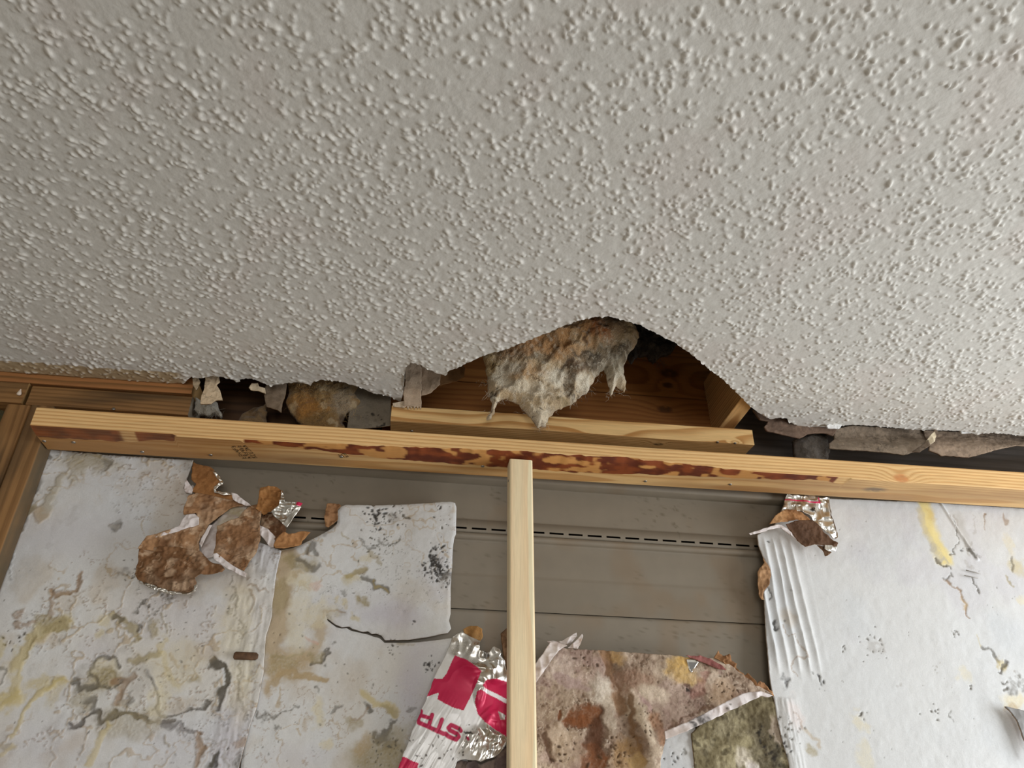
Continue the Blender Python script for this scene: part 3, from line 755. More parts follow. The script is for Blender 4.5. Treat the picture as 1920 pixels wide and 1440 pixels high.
# ---- left sheet
def paint_left(c):
    paper(c, 0.7)
    c.tint(TAN, 0.30, 14, 0.56, 0.72, 8); c.tint(GREY, 0.35, 40, 0.62, 0.78, 9); c.veins(BRN, .55, 45, .014, 9, .5, .62, 3); c.veins(TAN, .6, 22, .02, 6, .5, .6, 5); c.veins(DKG, .5, 70, .012, 12, .56, .66, 8)
    hand(c, [('b', (175, 868), 55, 20, OLIVE, .75), ('b', (205, 872), 10, 16, DKG, .6), ('b', (142, 893), 14, 18, OLIVE, .55), ('b', (96, 862), 7, 6, DKG, .7),
      ('s', [(115, 900), (97, 938), (85, 955), (80, 972)], 18, OLIVE, .55), ('b', (78, 966), 12, 16, TAN, .7), ('s', [(62, 905), (48, 955), (36, 985), (22, 1010)], 22, DKG, .55), ('s', [(60, 960), (40, 975), (30, 1000)], 12, OLIVE, .7),
      ('s', [(25, 1000), (22, 1050), (28, 1085)], 3, DKG, .6), ('b', (30, 1062), 42, 50, BLUE, .55, 0, .5, .8), ('b', (200, 935), 70, 60, BLUE, .5, 0, .5, .9), ('b', (130, 1000), 80, 40, LAV, .3, 0, .5, .9),
      ('b', (219, 991), 7, 8, DKG, .7), ('s', [(208, 989), (222, 990)], 4, GREY, .7),
      ('s', [(157, 1077), (154, 1095), (142, 1108), (118, 1114), (100, 1109)], 9, BRN, .8), ('s', [(100, 1112), (97, 1140), (92, 1165)], 5, BRN, .6), ('b', (125, 1130), 22, 20, TAN, .35),
      ('b', (240, 1075), 10, 10, DKG, .45, 0, 2), ('p', (250, 1070), 22, 25, 3, DKG), ('b', (305, 1120), 8, 7, DKG, .5, 0, 2),
      ('s', [(128, 1165), (95, 1180), (62, 1193), (45, 1215), (34, 1245)], 24, YEL, .75), ('b', (105, 1170), 28, 13, OLIVE, .8), ('s', [(62, 1195), (50, 1212), (45, 1235)], 6, OLIVE, .7), ('b', (97, 1200), 26, 12, TAN, .45),
      ('b', (36, 1157), 6, 12, BRN, .7), ('s', [(25, 1170), (40, 1175), (70, 1168)], 3, BRN, .6), ('p', (10, 1200), 20, 20, 4, DKG), ('b', (4, 1220), 9, 20, YEL, .6), ('s', [(0, 1250), (14, 1255), (10, 1275), (2, 1282)], 3, DKG, .5),
      ('b', (18, 1312), 26, 18, YEL, .85), ('s', [(0, 1330), (30, 1308), (36, 1262)], 10, YEL, .6), ('s', [(112, 1275), (72, 1310), (45, 1345), (28, 1372)], 9, YEL, .75), ('b', (88, 1287), 26, 10, YEL, .65), ('b', (100, 1308), 10, 20, YEL, .4),
      ('b', (10, 1400), 10, 8, OLIVE, .6), ('s', [(0, 1420), (20, 1395)], 7, YEL, .6),
      ('s', [(212, 1150), (232, 1164), (252, 1180), (256, 1200)], 8, OLIVE, .75), ('s', [(216, 1152), (230, 1163)], 6, DKG, .6), ('b', (202, 1162), 12, 10, YEL, .5), ('b', (190, 1188), 6, 6, YEL, .5),
      ('b', (268, 1146), 7, 7, DKG, .8, 0, 2), ('b', (292, 1151), 5, 5, DKG, .75, 0, 1.5), ('b', (287, 1184), 10, 15, OLIVE, .75), ('b', (258, 1180), 5, 5, DKG, .7), ('s', [(302, 1155), (316, 1175), (314, 1195)], 3, OLIVE, .5), ('b', (250, 1208), 6, 6, OLIVE, .7),
      ('s', [(248, 1247), (275, 1238), (298, 1228)], 13, OLIVE, .85), ('b', (302, 1214), 8, 12, YEL, .6), ('s', [(306, 1225), (316, 1255), (335, 1280)], 9, YEL, .5), ('s', [(322, 1226), (342, 1245)], 6, TAN, .6), ('b', (330, 1250), 46, 34, CREAM, .45),
      ('s', [(174, 1262), (178, 1248), (192, 1238), (210, 1237), (222, 1250)], 7, DKG, .75), ('b', (198, 1258), 18, 12, CREAM, .6), ('b', (200, 1276), 26, 14, OLIVE, .9), ('s', [(215, 1280), (238, 1278), (252, 1270)], 11, BRN, .85), ('s', [(235, 1285), (228, 1305), (221, 1322)], 11, BRN, .75), ('s', [(175, 1262), (185, 1285), (210, 1293), (232, 1280)], 4, DKG, .6),
      ('b', (160, 1305), 20, 22, OLIVE, .6), ('s', [(133, 1285), (140, 1278), (146, 1292), (160, 1288), (178, 1288)], 7, DKG, .75), ('s', [(160, 1315), (178, 1315), (172, 1328)], 8, DKG, .6), ('b', (148, 1266), 13, 11, GREY, .6), ('b', (242, 1316), 8, 8, DKG, .6),
      ('s', [(128, 1360), (145, 1362), (160, 1346), (176, 1336), (186, 1335), (187, 1355), (200, 1347), (220, 1339), (248, 1335), (268, 1344), (285, 1350), (300, 1357), (326, 1354)], 6, DKG, .9),
      ('s', [(276, 1265), (292, 1285), (299, 1302), (294, 1325), (301, 1347), (330, 1340), (365, 1335), (384, 1336), (394, 1320)], 5, DKG, .85), ('b', (252, 1355), 55, 22, OLIVE, .5), ('b', (302, 1315), 16, 30, CREAM, .7), ('b', (345, 1322), 30, 12, TAN, .4),
      ('s', [(308, 1360), (322, 1370), (340, 1368), (355, 1372), (376, 1378)], 11, DKG, .75, 2), ('s', [(205, 1355), (182, 1395), (165, 1437)], 9, YEL, .7), ('s', [(308, 1385), (318, 1402)], 4, OLIVE, .7), ('s', [(104, 1374), (118, 1385)], 3, TAN, .7),
      ('b', (260, 1275), 26, 30, GREY, .4, 0, .6), ('s', [(275, 1262), (290, 1275), (298, 1295)], 6, GREY, .8),
      ('s', [(402, 1238), (404, 1252), (420, 1254), (424, 1270), (416, 1290), (408, 1315), (406, 1340)], 11, DKG, .95), ('s', [(416, 1262), (412, 1290)], 4, WHITE, .8),
      ('s', [(436, 1085), (438, 1120), (432, 1150), (448, 1178), (442, 1205)], 4, DKG, .55, 1.5, .5, .45), ('s', [(455, 1185), (462, 1195), (460, 1215)], 9, GREY, .6), ('s', [(450, 1250), (449, 1295), (452, 1330), (460, 1352)], 6, DKG, .6, 1.5, .5, .42), ('s', [(465, 1105), (475, 1125), (462, 1150)], 3, BRN, .6), ('s', [(470, 1095), (500, 1110)], 3, BRN, .5),
      ('b', (440, 1160), 25, 60, CREAM, .5), ('b', (450, 1290), 18, 70, CREAM, .5), ('b', (430, 1395), 28, 60, LAV, .6, 0, .5, .8), ('b', (330, 1400), 60, 40, LAV, .35, 0, .5, .9), ('b', (80, 1400), 80, 40, LAV, .3, 0, .5, .9),
      ('s', [(374, 1375), (376, 1400), (370, 1440)], 10, BRN, .75), ('b', (402, 1425), 7, 16, BLK, .8), ('s', [(392, 1440), (400, 1420), (405, 1408)], 6, DKG, .8), ('b', (458, 1398), 12, 8, BRN, .7), ('b', (452, 1430), 8, 12, DKG, .7), ('b', (385, 1225), 25, 20, TAN, .4), ('b', (372, 1275), 8, 8, OLIVE, .5),
      ('s', [(370, 1380), (420, 1390), (428, 1440)], 3, GREY, .6)])
    for p in [(60, 1120), (300, 1080), (250, 1250), (400, 1150), (420, 1350), (350, 1180), (120, 1330), (330, 1300)]:
        c.specks(p, 60, 14, 2.4, DKG, .7)
def relief_left(X, Z, D, c):
    dark = 1-np.clip(c.c.mean(1)/0.7, 0, 1)
    band = onY(465, 1200, SY)[0]
    b = np.exp(-((X-band)/0.035)**2)
    h = 0.006*(fbm(X*9, Z*9, octv=3, seed=101)-0.5)+0.0022*(fbm(X*60, Z*60, octv=3, seed=102)-0.5)*(0.5+b)
    h += b*0.0025*(fbm(X*160, Z*25, octv=3, seed=104)-0.5)*1.5
    h += -0.0022*sstep(0.35, 0.75, dark)+0.0012*sstep(.2, .35, dark)
    return h
S1 = [(-150, 825), (60, 840), (200, 852), (362, 862), (357, 880), (349, 900), (344, 917), (352, 918), (362, 908), (366, 918), (362, 930), (362, 955), (375, 985), (400, 1000), (440, 1010), (480, 1015), (505, 1023), (527, 1032), (518, 1075), (511, 1130), (510, 1155), (498, 1195),
      (494, 1260), (481, 1327), (470, 1357), (458, 1400), (448, 1440), (436, 1500), (430, 1620), (-150, 1620)]
sh_left = sheet('sheathing_sheet', S1, SY, M_SHEET, paint_left, relief_left, res=0.0018, closed=False, seed=3)
thing(sh_left, 'mould-stained white sheathing sheet filling the lower left corner', 'sheathing', 'white sheathing sheets')

# ---- middle sheet (upper and lower halves split by a crack)
SY2 = 1.408
def paint_mid(c):
    paper(c, 0.6)
    c.tint(TAN, 0.22, 14, 0.56, 0.72, 8); c.veins(BRN, .5, 50, .014, 9, .5, .62, 3); c.veins(TAN, .55, 24, .02, 6, .5, .6, 5); c.veins(DKG, .4, 80, .012, 12, .58, .68, 8)
    hand(c, [('s', [(540, 1040), (528, 1100), (520, 1160), (508, 1200)], 40, TAN, .8), ('s', [(530, 1090), (522, 1140)], 24, OLIVE, .5), ('b', (560, 1052), 30, 14, OLIVE, .75), ('s', [(575, 1030), (590, 1022), (592, 1040)], 10, DKG, .65), ('s', [(560, 1045), (575, 1055), (590, 1062), (598, 1055)], 9, DKG, .6),
      ('b', (565, 1085), 20, 16, CREAM, .6), ('b', (586, 1098), 10, 8, C(196, 160, 140), .5), ('b', (560, 1080), 5, 10, TAN, .6), ('b', (600, 1000), 8, 4, DKG, .4),
      ('s', [(655, 1082), (668, 1072), (682, 1068)], 12, OLIVE, .85), ('b', (662, 1088), 14, 14, YEL, .5), ('s', [(680, 1086), (700, 1094), (726, 1108)], 9, DKG, .75), ('s', [(700, 1092), (728, 1112)], 4, OLIVE, .9),
      ('b', (680, 1127), 9, 10, OLIVE, .85), ('b', (640, 1132), 8, 9, YEL, .6), ('b', (648, 1115), 5, 4, DKG, .6), ('b', (690, 1045), 14, 8, YEL, .4), ('s', [(690, 1030), (705, 1045), (715, 1060)], 5, OLIVE, .5),
      ('p', (705, 968), 26, 60, 4.5, BLK), ('p', (740, 965), 30, 40, 3, DKG), ('s', [(757, 966), (770, 968)], 5, DKG, .8), ('b', (738, 970), 9, 14, GREY, .6), ('s', [(680, 1012), (690, 1025), (715, 1020), (735, 1018), (740, 1008)], 7, DKG, .6, 2, .5, .35), ('p', (710, 1020), 36, 70, 2.6, DKG), ('s', [(640, 1000), (655, 1010)], 5, OLIVE, .5),
      ('s', [(808, 1036), (818, 1058), (828, 1075), (838, 1086)], 14, BLK, .95, 2, .5, .30), ('p', (822, 1064), 26, 130, 3.5, BLK), ('p', (835, 1085), 16, 40, 2.5, BLK), ('p', (822, 1022), 12, 14, 4, BLK), ('b', (838, 1092), 12, 14, GREY, .5), ('p', (822, 951), 6, 5, 5, BLK), ('p', (835, 975), 20, 20, 3, DKG), ('b', (850, 955), 6, 14, TAN, .4),
      ('b', (748, 1152), 40, 20, LAV, .6, 0, .5, .8), ('b', (700, 1150), 20, 14, LAV, .4, 0, .5, .8), ('b', (625, 1152), 16, 8, GREY, .55), ('b', (665, 1157), 10, 6, YEL, .6), ('s', [(612, 1155), (614, 1148), (630, 1146), (640, 1150)], 3, BRN, .6), ('p', (772, 1168), 5, 3, 3, BLK),
      ('b', (535, 1243), 44, 26, TAN, .9), ('b', (530, 1250), 26, 16, OLIVE, .5), ('s', [(520, 1265), (560, 1264), (590, 1270), (614, 1276)], 11, TAN, .9), ('s', [(575, 1232), (598, 1205), (605, 1180), (600, 1168)], 16, TAN, .6), ('s', [(515, 1275), (500, 1290)], 18, TAN, .8), ('s', [(523, 1288), (521, 1322)], 7, TAN, .6), ('s', [(505, 1230), (540, 1232), (560, 1225)], 5, OLIVE, .6),
      ('s', [(585, 1240), (605, 1230), (618, 1215)], 9, DKG, .75, 2, .5, .3), ('b', (590, 1232), 12, 8, OLIVE, .6), ('b', (600, 1150), 25, 20, CREAM, .6), ('b', (560, 1160), 20, 60, CREAM, .5), ('s', [(575, 1195), (590, 1210)], 5, C(190, 150, 130), .5), ('s', [(596, 1290), (600, 1296)], 5, DKG, .5),
      ('s', [(685, 1298), (702, 1312), (730, 1325), (740, 1335)], 11, YEL, .75), ('s', [(715, 1322), (740, 1336)], 7, OLIVE, .6), ('s', [(686, 1318), (694, 1330)], 7, DKG, .8), ('s', [(625, 1335), (632, 1326), (645, 1326)], 4, DKG, .6), ('s', [(660, 1345), (672, 1340), (685, 1322)], 5, BRN, .5), ('b', (660, 1352), 14, 9, OLIVE, .6), ('b', (600, 1335), 10, 22, CREAM, .7), ('b', (573, 1352), 8, 12, TAN, .5),
      ('s', [(738, 1345), (728, 1368), (715, 1378), (702, 1385)], 9, DKG, .8, 1.5), ('b', (728, 1390), 12, 10, DKG, .75), ('b', (705, 1420), 40, 30, OLIVE, .75), ('b', (745, 1400), 20, 35, OLIVE, .6), ('b', (680, 1400), 12, 18, TAN, .7), ('p', (720, 1410), 34, 40, 3, DKG), ('b', (610, 1395), 8, 14, CREAM, .7), ('s', [(553, 1365), (565, 1380)], 3, TAN, .7),
      ('s', [(480, 1335), (508, 1345), (520, 1352), (535, 1342), (546, 1328)], 7, DKG, .6, 2, .5, .3), ('b', (770, 1285), 22, 46, LAV, .7, 0, .5, .8), ('b', (790, 1215), 26, 20, LAV, .4, 0, .5, .8), ('p', (808, 1245), 12, 22, 3.4, BLK), ('b', (758, 1207), 12, 6, OLIVE, .6), ('p', (730, 1222), 6, 6, 4, DKG), ('p', (740, 1205), 14, 8, 3, DKG), ('s', [(765, 1330), (775, 1322)], 5, DKG, .5), ('b', (560, 1420), 50, 18, LAV, .3, 0, .5, .9)])
    for p in [(640, 1100), (760, 1080), (560, 1180), (620, 1300), (520, 1380), (700, 1250)]:
        c.specks(p, 60, 12, 2.2, DKG, .7)
def relief_mid(X, Z, D, c):
    dark = 1-np.clip(c.c.mean(1)/0.7, 0, 1)
    h = 0.005*(fbm(X*9, Z*9, octv=3, seed=111)-0.5)+0.0016*(fbm(X*70, Z*70, octv=3, seed=112)-0.5)
    h += -0.0016*sstep(0.35, 0.75, dark)-0.0015*(1-sstep(0, 0.006, D))
    return h
S2 = [(470, 1040), (545, 1028), (562, 1022), (570, 1018), (600, 1003), (622, 990), (632, 980), (632, 958), (638, 950), (648, 946), (696, 947), (700, 950), (704, 947), (760, 945), (845, 940), (853, 942), (856, 950), (855, 1000), (851, 1012), (849, 1030), (848, 1060), (845, 1100), (845, 1150), (842, 1163), (846, 1178), (840, 1186), (828, 1188),
      (800, 1194), (765, 1199), (722, 1200), (715, 1191), (705, 1187), (697, 1188), (690, 1183), (680, 1184), (660, 1178), (655, 1174), (640, 1175), (630, 1171), (615, 1160), (611, 1153), (614, 1163), (630, 1175), (640, 1178), (650, 1177), (658, 1182), (680, 1187), (690, 1189), (700, 1193), (712, 1196), (721, 1205), (765, 1205), (800, 1202), (845, 1196), (853, 1199), (870, 1240), (880, 1500), (860, 1620), (440, 1620), (460, 1300)]
sh_mid = sheet('sheathing_sheet', S2, SY2, M_SHEET, paint_mid, relief_mid, res=0.0016, closed=False, seed=5, rag=0.0006)
thing(sh_mid, 'white sheathing sheet with black mould streak and long crack left of the new stud', 'sheathing', 'white sheathing sheets')

# ---- right sheet with pleats
def paint_right(c):
    paper(c, 0.1); c.c *= 0.93
    Y9 = C(214, 196, 124, 1.2)
    hand(c, [('s', [(1732, 945), (1742, 985), (1756, 1018), (1771, 1046)], 30, Y9, .85, .6), ('s', [(1722, 955), (1735, 990), (1752, 1030)], 12, GREY, .4), ('b', (1745, 965), 12, 14, C(190, 165, 100), .5), ('b', (1757, 1035), 8, 14, GREY, .5),
      ('s', [(1784, 962), (1792, 985), (1797, 1005), (1797, 1016)], 3, DKG, .7), ('s', [(1797, 1016), (1788, 1022), (1786, 1032), (1787, 1040), (1779, 1040)], 3, DKG, .75), ('s', [(1790, 960), (1800, 990), (1812, 1025), (1820, 1045)], 4, GREY, .7), ('s', [(1797, 965), (1808, 995), (1818, 1030)], 16, GREY, .45, .6, .8),  # the wide grey stroke is shade painted beside the fold
      ('b', (1823, 1036), 7, 8, DKG, .8, 0, 1.5), ('s', [(1815, 1025), (1828, 1018)], 3, GREY, .6), ('b', (1801, 1029), 3, 2.5, BLK, .8), ('b', (1801, 1038), 3, 2.5, BLK, .8), ('s', [(1843, 962), (1846, 980), (1845, 992)], 3, BRN, .6), ('b', (1844, 964), 3, 5, BRN, .8), ('s', [(1882, 965), (1884, 978), (1892, 975)], 6, BRN, .6), ('s', [(1822, 965), (1830, 1000)], 3, GREY, .45),
      ('s', [(1759, 1052), (1768, 1044), (1774, 1055)], 5, GREY, .6), ('s', [(1758, 1048), (1764, 1057), (1782, 1067)], 3, DKG, .8), ('s', [(1772, 1090), (1780, 1097), (1789, 1098), (1797, 1105), (1804, 1122), (1810, 1135), (1812, 1150), (1816, 1158)], 4, BRN, .8), ('b', (1806, 1128), 6, 12, TAN, .75), ('s', [(1770, 1086), (1784, 1082), (1785, 1075)], 4, DKG, .65), ('s', [(1825, 1088), (1834, 1110)], 3, DKG, .8), ('b', (1820, 1062), 4, 6, GREY, .6),
      ('b', (1908, 1062), 18, 18, YEL, .6), ('s', [(1898, 1042), (1900, 1070)], 4, DKG, .6), ('s', [(1888, 1080), (1893, 1094), (1900, 1098)], 3, OLIVE, .7), ('b', (1890, 1020), 10, 24, CREAM, .5), ('b', (1920, 1125), 12, 10, CREAM, .6), ('b', (1918, 1000), 20, 24, BLUE, .5, 0, .4, .8),
      ('s', [(1842, 1215), (1862, 1222), (1873, 1235)], 7, DKG, .7), ('s', [(1835, 1190), (1840, 1212)], 4, YEL, .5), ('b', (1880, 1245), 8, 12, YEL, .8), ('s', [(1888, 1240), (1874, 1258)], 4, DKG, .8), ('s', [(1880, 1278), (1887, 1275)], 6, DKG, .85), ('s', [(1880, 1292), (1890, 1287)], 6, DKG, .85), ('s', [(1902, 1262), (1915, 1275)], 3, GREY, .8), ('b', (1905, 1315), 24, 16, CREAM, .8), ('b', (1910, 1285), 16, 9, DKG, .6, 0, 2), ('b', (1900, 1325), 16, 8, TAN, .6),
      ('b', (1640, 1212), 22, 7, GREY, .5, 0, 2), ('p', (1640, 1212), 26, 30, 3, DKG), ('p', (1585, 1216), 6, 8, 3.5, DKG), ('p', (1790, 1186), 8, 8, 4, DKG), ('p', (1823, 1290), 8, 8, 4, DKG), ('p', (1538, 1275), 6, 4, 5, BLK), ('s', [(1538, 1266), (1541, 1284)], 5, BLK, .7), ('b', (1525, 1262), 4, 3, DKG, .7), ('p', (1748, 1340), 24, 14, 3, DKG), ('b', (1785, 1350), 5, 6, DKG, .7, 0, 1.5), ('b', (1608, 1352), 14, 12, CREAM, .6), ('p', (1616, 1345), 8, 6, 3, DKG), ('b', (1622, 1420), 16, 30, CREAM, .5), ('b', (1690, 1290), 4, 3, GREY, .6), ('b', (1805, 1265), 12, 12, CREAM, .5), ('p', (1770, 1270), 30, 10, 3, GREY),
      ('b', (1518, 1410), 15, 9, OLIVE, .75), ('s', [(1510, 1375), (1535, 1382), (1540, 1400)], 8, TAN, .5), ('s', [(1490, 1195), (1502, 1215), (1514, 1233), (1495, 1232), (1480, 1242), (1482, 1258), (1495, 1268)], 3, BRN, .55), ('s', [(1488, 1330), (1498, 1350), (1504, 1372)], 3, BRN, .6), ('b', (1475, 1160), 22, 14, TAN, .35), ('s', [(1462, 1175), (1475, 1193), (1490, 1190)], 3, BRN, .6), ('b', (1465, 1165), 4, 4, BLK, .7), ('b', (1462, 1276), 6, 9, BLK, .8), ('s', [(1448, 1165), (1452, 1182)], 6, BLK, .85), ('s', [(1440, 1100), (1444, 1125)], 3, BLK, .7), ('s', [(1439, 1016), (1444, 1021)], 3, BLK, .9), ('s', [(1462, 1310), (1468, 1380), (1478, 1440)], 16, GREY, .55), ('p', (1475, 1360), 26, 60, 3, DKG), ('p', (1462, 1410), 16, 40, 4, BLK), ('b', (1490, 1340), 14, 30, C(205, 190, 185), .5)])
    for p in [(1600, 1000), (1700, 1150), (1560, 1340), (1800, 1400), (1650, 1400), (1860, 1130), (1530, 1060)]:
        c.specks(p, 60, 9, 2.2, DKG, .6)
def relief_right(X, Z, D, c):
    dark = 1-np.clip(c.c.mean(1)/0.7, 0, 1)
    xl = onY(1425, 1080, SY)[0]; xr_ = onY(1520, 1080, SY)[0]; zt = onY(1460, 1015, SY)[2]; zb = onY(1460, 1265, SY)[2]
    u = (X-xl)/(xr_-xl)
    win = (1-sstep(0.6, 1.05, u))*sstep(zb-0.02, zb+0.05, Z)*(1-sstep(zt-0.02, zt+0.015, Z))
    pl = np.abs(np.sin((u*5.2+0.35*(fbm(Z*6, u*3, octv=2, seed=130)-.5)*2+0.12*(Z-0.45)*10)*math.pi))
    h = win*0.0055*(1-pl**0.7)*1.0+0.004*(fbm(X*7, Z*7, octv=3, seed=121)-0.5)+0.0010*(fbm(X*70, Z*70, octv=3, seed=122)-0.5)
    h += 0.003*(1-sstep(0, 0.05, X-xl))*(1-sstep(zt-0.1, zt, Z)*0.2)
    lo = onY(1500, 1400, SY); h += 0.003*np.exp(-((X-onY(1480, 1380, SY)[0])/0.02)**2)*(Z < lo[2]+0.08)*fbm(X*400, Z*40, octv=2, seed=128)
    fx = onY(1800, 1000, SY)[0]+(Z-onY(1800, 1000, SY)[2])*-0.36
    h += 0.003*np.exp(-((X-fx)/0.003)**2)*(Z > onY(1820, 1050, SY)[2])
    h += -0.0014*sstep(0.35, 0.75, dark)
    return h
S3 = [(1476, 930), (1545, 934), (1700, 940), (2200, 968), (2200, 1620), (1492, 1620), (1484, 1480), (1476, 1425), (1466, 1392), (1458, 1360), (1452, 1322), (1447, 1300), (1441, 1262), (1436, 1200), (1431, 1130), (1429, 1112), (1438, 1100), (1441, 1082), (1437, 1062), (1428, 1040), (1421, 1022), (1419, 1004), (1432, 996), (1452, 985), (1462, 965)]
sh_right = sheet('sheathing_sheet', S3, SY, M_SHEET, paint_right, relief_right, res=0.002, closed=False, seed=7)
thing(sh_right, 'clean white sheathing sheet with pleated torn edge on the right', 'sheathing', 'white sheathing sheets')

# ================================================================== TORN FLAPS
def fib(base, dark, light, met=0.0, seed=0, dk=0.6, lt=0.5, pits=True):
    base, dark, light = [np.asarray(v)*0.80+np.mean(v)*0.10 for v in (base, dark, light)]
    def f(c):
        c.c[:] = base; c.m[:, 1] = 0.85; c.m[:, 0] = met
        c.tint(dark, dk, 22, 0.45, 0.68, seed+1); c.tint(light, lt*0.6, 30, 0.52, 0.72, seed+2)
        c.tint(dark*0.7, 0.35, 120, 0.55, 0.75, seed+3)
        if pits:
            c.veins(light, .6, 38, .022, 18, .42, .58, seed+4); c.tint(light, 0.5, 45, 0.6, 0.68, seed+6); c.veins(dark*.5, .6, 40, .016, 20, .5, .6, seed+8)
    return f
def slope(px_hinge, px_tip, Y, amt, crump=0.004, seed=0, curl=0.0, fr=45):
    a = xz([px_hinge], Y)[0]; b = xz([px_tip], Y)[0]; d = b-a; L2 = d@d
    def f(X, Z, D, c):
        t = np.clip(((X-a[0])*d[0]+(Z-a[1])*d[1])/L2, -0.2, 1.3)
        r = np.abs(fbm(X*fr, Z*fr, octv=3, seed=seed)-0.5)*2
        return amt*t+curl*t*t+crump*(0.5-r)+crump*0.35*(fbm(X*200, Z*200, octv=2, seed=seed+1)-0.5)
    return f
def whitecurl(c):
    c.c[:] = C(206, 198, 196, 1.2); c.m[:, 1] = 0.5; c.tint(C(150, 130, 118), 0.5, 70, 0.55, 0.7, 3)
def foilp(c):
    c.c[:] = C(200, 198, 192, 1.3); c.m[:, 0] = 0.95; c.m[:, 1] = 0.30; c.tint(C(120, 110, 96), 0.5, 60, 0.58, 0.7, 2)
def crease(amp, fr, seed, base=0.0):
    def f(X, Z, D, c):
        r1 = np.abs(fbm(X*fr, Z*fr, octv=1, seed=seed)-0.5); r2 = np.abs(fbm(X*fr*2.3+5, Z*fr*2.3, octv=1, seed=seed+3)-0.5)
        return base+amp*(1-2*r1)+amp*0.5*(1-2*r2)
    return f

# cluster at the top of the left sheet
FL = empty('torn_flap', onY(400, 1100, 1.385))
thing(FL, 'crumpled brown torn sheathing flap with foil edges hanging at the upper left', 'torn sheathing')
def part(name, px, Y, mat, paint, relief, res=0.0015, thick=0.0016, seed=1, rag=0.0012, ec=None, root=None):
    return sheet(name, px, Y, mat, paint, relief, res=res, thick=thick, parent=root, seed=seed, rag=rag, edge_col=ec)
B_A = fib(C(158, 108, 56), C(122, 78, 36), C(182, 132, 78), seed=1, pits=False)
B_B = fib(C(160, 118, 78), C(104, 68, 40), C(206, 178, 146), seed=5)
B_C = fib(C(126, 88, 54), C(82, 54, 32), C(190, 160, 128), seed=9)
part('torn_paper', [(363, 866), (373, 872), (394, 876), (401, 882), (405, 890), (417, 902), (419, 909), (409, 913), (405, 921), (421, 926), (434, 930), (448, 942), (400, 945), (369, 927), (361, 923), (369, 909), (359, 900), (360, 882)], 1.394, M_FIBRE, B_A, slope((375, 870), (400, 940), 1.394, 0.006, 0.004, 3), root=FL, seed=11)
part('torn_paper', [(354, 932), (369, 925), (434, 938), (467, 946), (432, 954), (394, 986), (375, 1021), (379, 1050), (332, 1050), (309, 1042), (264, 1036), (280, 1013), (336, 994), (373, 984), (369, 965), (346, 968), (348, 952)], 1.386, M_FIBRE, B_B, slope((420, 935), (290, 1035), 1.386, 0.018, 0.008, 5), root=FL, seed=12)
part('torn_paper', [(262, 1026), (309, 1026), (332, 1026), (375, 1034), (398, 1056), (417, 1061), (423, 1069), (417, 1074), (373, 1080), (366, 1084), (370, 1094), (365, 1107), (352, 1112), (340, 1111), (321, 1110), (292, 1100), (261, 1090), (254, 1077), (259, 1057)], 1.368, M_FIBRE, B_C, slope((320, 1045), (300, 1110), 1.368, 0.004, 0.012, 7, fr=30), root=FL, seed=13)
part('foil_edge', [(261, 1088), (292, 1098), (321, 1108), (340, 1110), (352, 1110), (364, 1106), (366, 1092), (372, 1097), (368, 1110), (352, 1117), (340, 1115), (322, 1116), (290, 1107), (262, 1094)], 1.369, M_FOIL, foilp, crease(0.005, 80, 4), res=0.001, root=FL, seed=14)
part('torn_paper', [(492, 957), (488, 986), (490, 1013), (484, 1040), (471, 1059), (461, 1078), (430, 1062), (402, 1046), (407, 1032), (409, 990), (448, 973), (465, 952), (482, 946)], 1.382, M_FIBRE, fib(C(140, 100, 64), C(92, 60, 36), C(200, 172, 140), seed=14), slope((485, 950), (440, 1060), 1.382, 0.018, 0.009, 15, fr=35), root=FL, seed=15)
part('paper_fold', [(400, 1040), (408, 1038), (424, 1052), (445, 1066), (463, 1076), (461, 1083), (455, 1081), (425, 1066), (402, 1050)], 1.362, M_SHEET, whitecurl, crease(0.003, 60, 6), root=FL, seed=16, res=0.001)
part('paper_fold', [(432, 951), (467, 944), (449, 973), (413, 990), (407, 1030), (400, 1046), (379, 1050), (377, 1022), (394, 987)], 1.392, M_SHEET, lambda c: (whitecurl(c), c.blob((440, 958), 24, 16, C(160, 146, 98), .7), c.blob((415, 985), 12, 14, C(170, 160, 120), .5)), slope((440, 955), (390, 1045), 1.392, 0.004, 0.004, 17), root=FL, seed=17)
part('paper_fold', [(344, 972), (350, 966), (366, 964), (374, 972), (373, 984), (350, 992), (320, 1001), (290, 1010), (281, 1012), (310, 999), (338, 986)], 1.372, M_SHEET, whitecurl, crease(0.003, 50, 8), root=FL, seed=18, res=0.001)
part('paper_fold', [(374, 1020), (384, 1000), (393, 985), (398, 985), (388, 1006), (378, 1026)], 1.374, M_SHEET, whitecurl, crease(0.002, 50, 8), root=FL, seed=19, res=0.001)
part('paper_fold', [(345, 918), (350, 898), (353, 905), (358, 912), (362, 918), (360, 927), (348, 925)], 1.392, M_SHEET, whitecurl, crease(0.003, 60, 9), root=FL, seed=20, res=0.001)
part('torn_paper', [(488, 917), (505, 914), (521, 915), (530, 923), (532, 944), (511, 961), (494, 965), (480, 955), (486, 936)], 1.378, M_FIBRE, fib(C(156, 106, 52), C(110, 68, 30), C(188, 138, 80), seed=21, pits=False), slope((510, 965), (510, 915), 1.378, 0.004, 0.010, 21, fr=60), root=FL, seed=21)
def foil_red(c):
    foilp(c); c.c[:] *= 0.85; c.poly([(556, 944), (570, 947), (566, 953), (556, 950)], C(196, 30, 80), met=0.3, rough=0.4)
part('foil_edge', [(528, 922), (533, 930), (534, 944), (548, 944), (557, 944), (568, 947), (562, 955), (550, 972), (538, 990), (530, 984), (513, 968), (509, 961), (524, 950)], 1.376, M_FOIL, foil_red, crease(0.007, 55, 24), res=0.001, root=FL, seed=22)
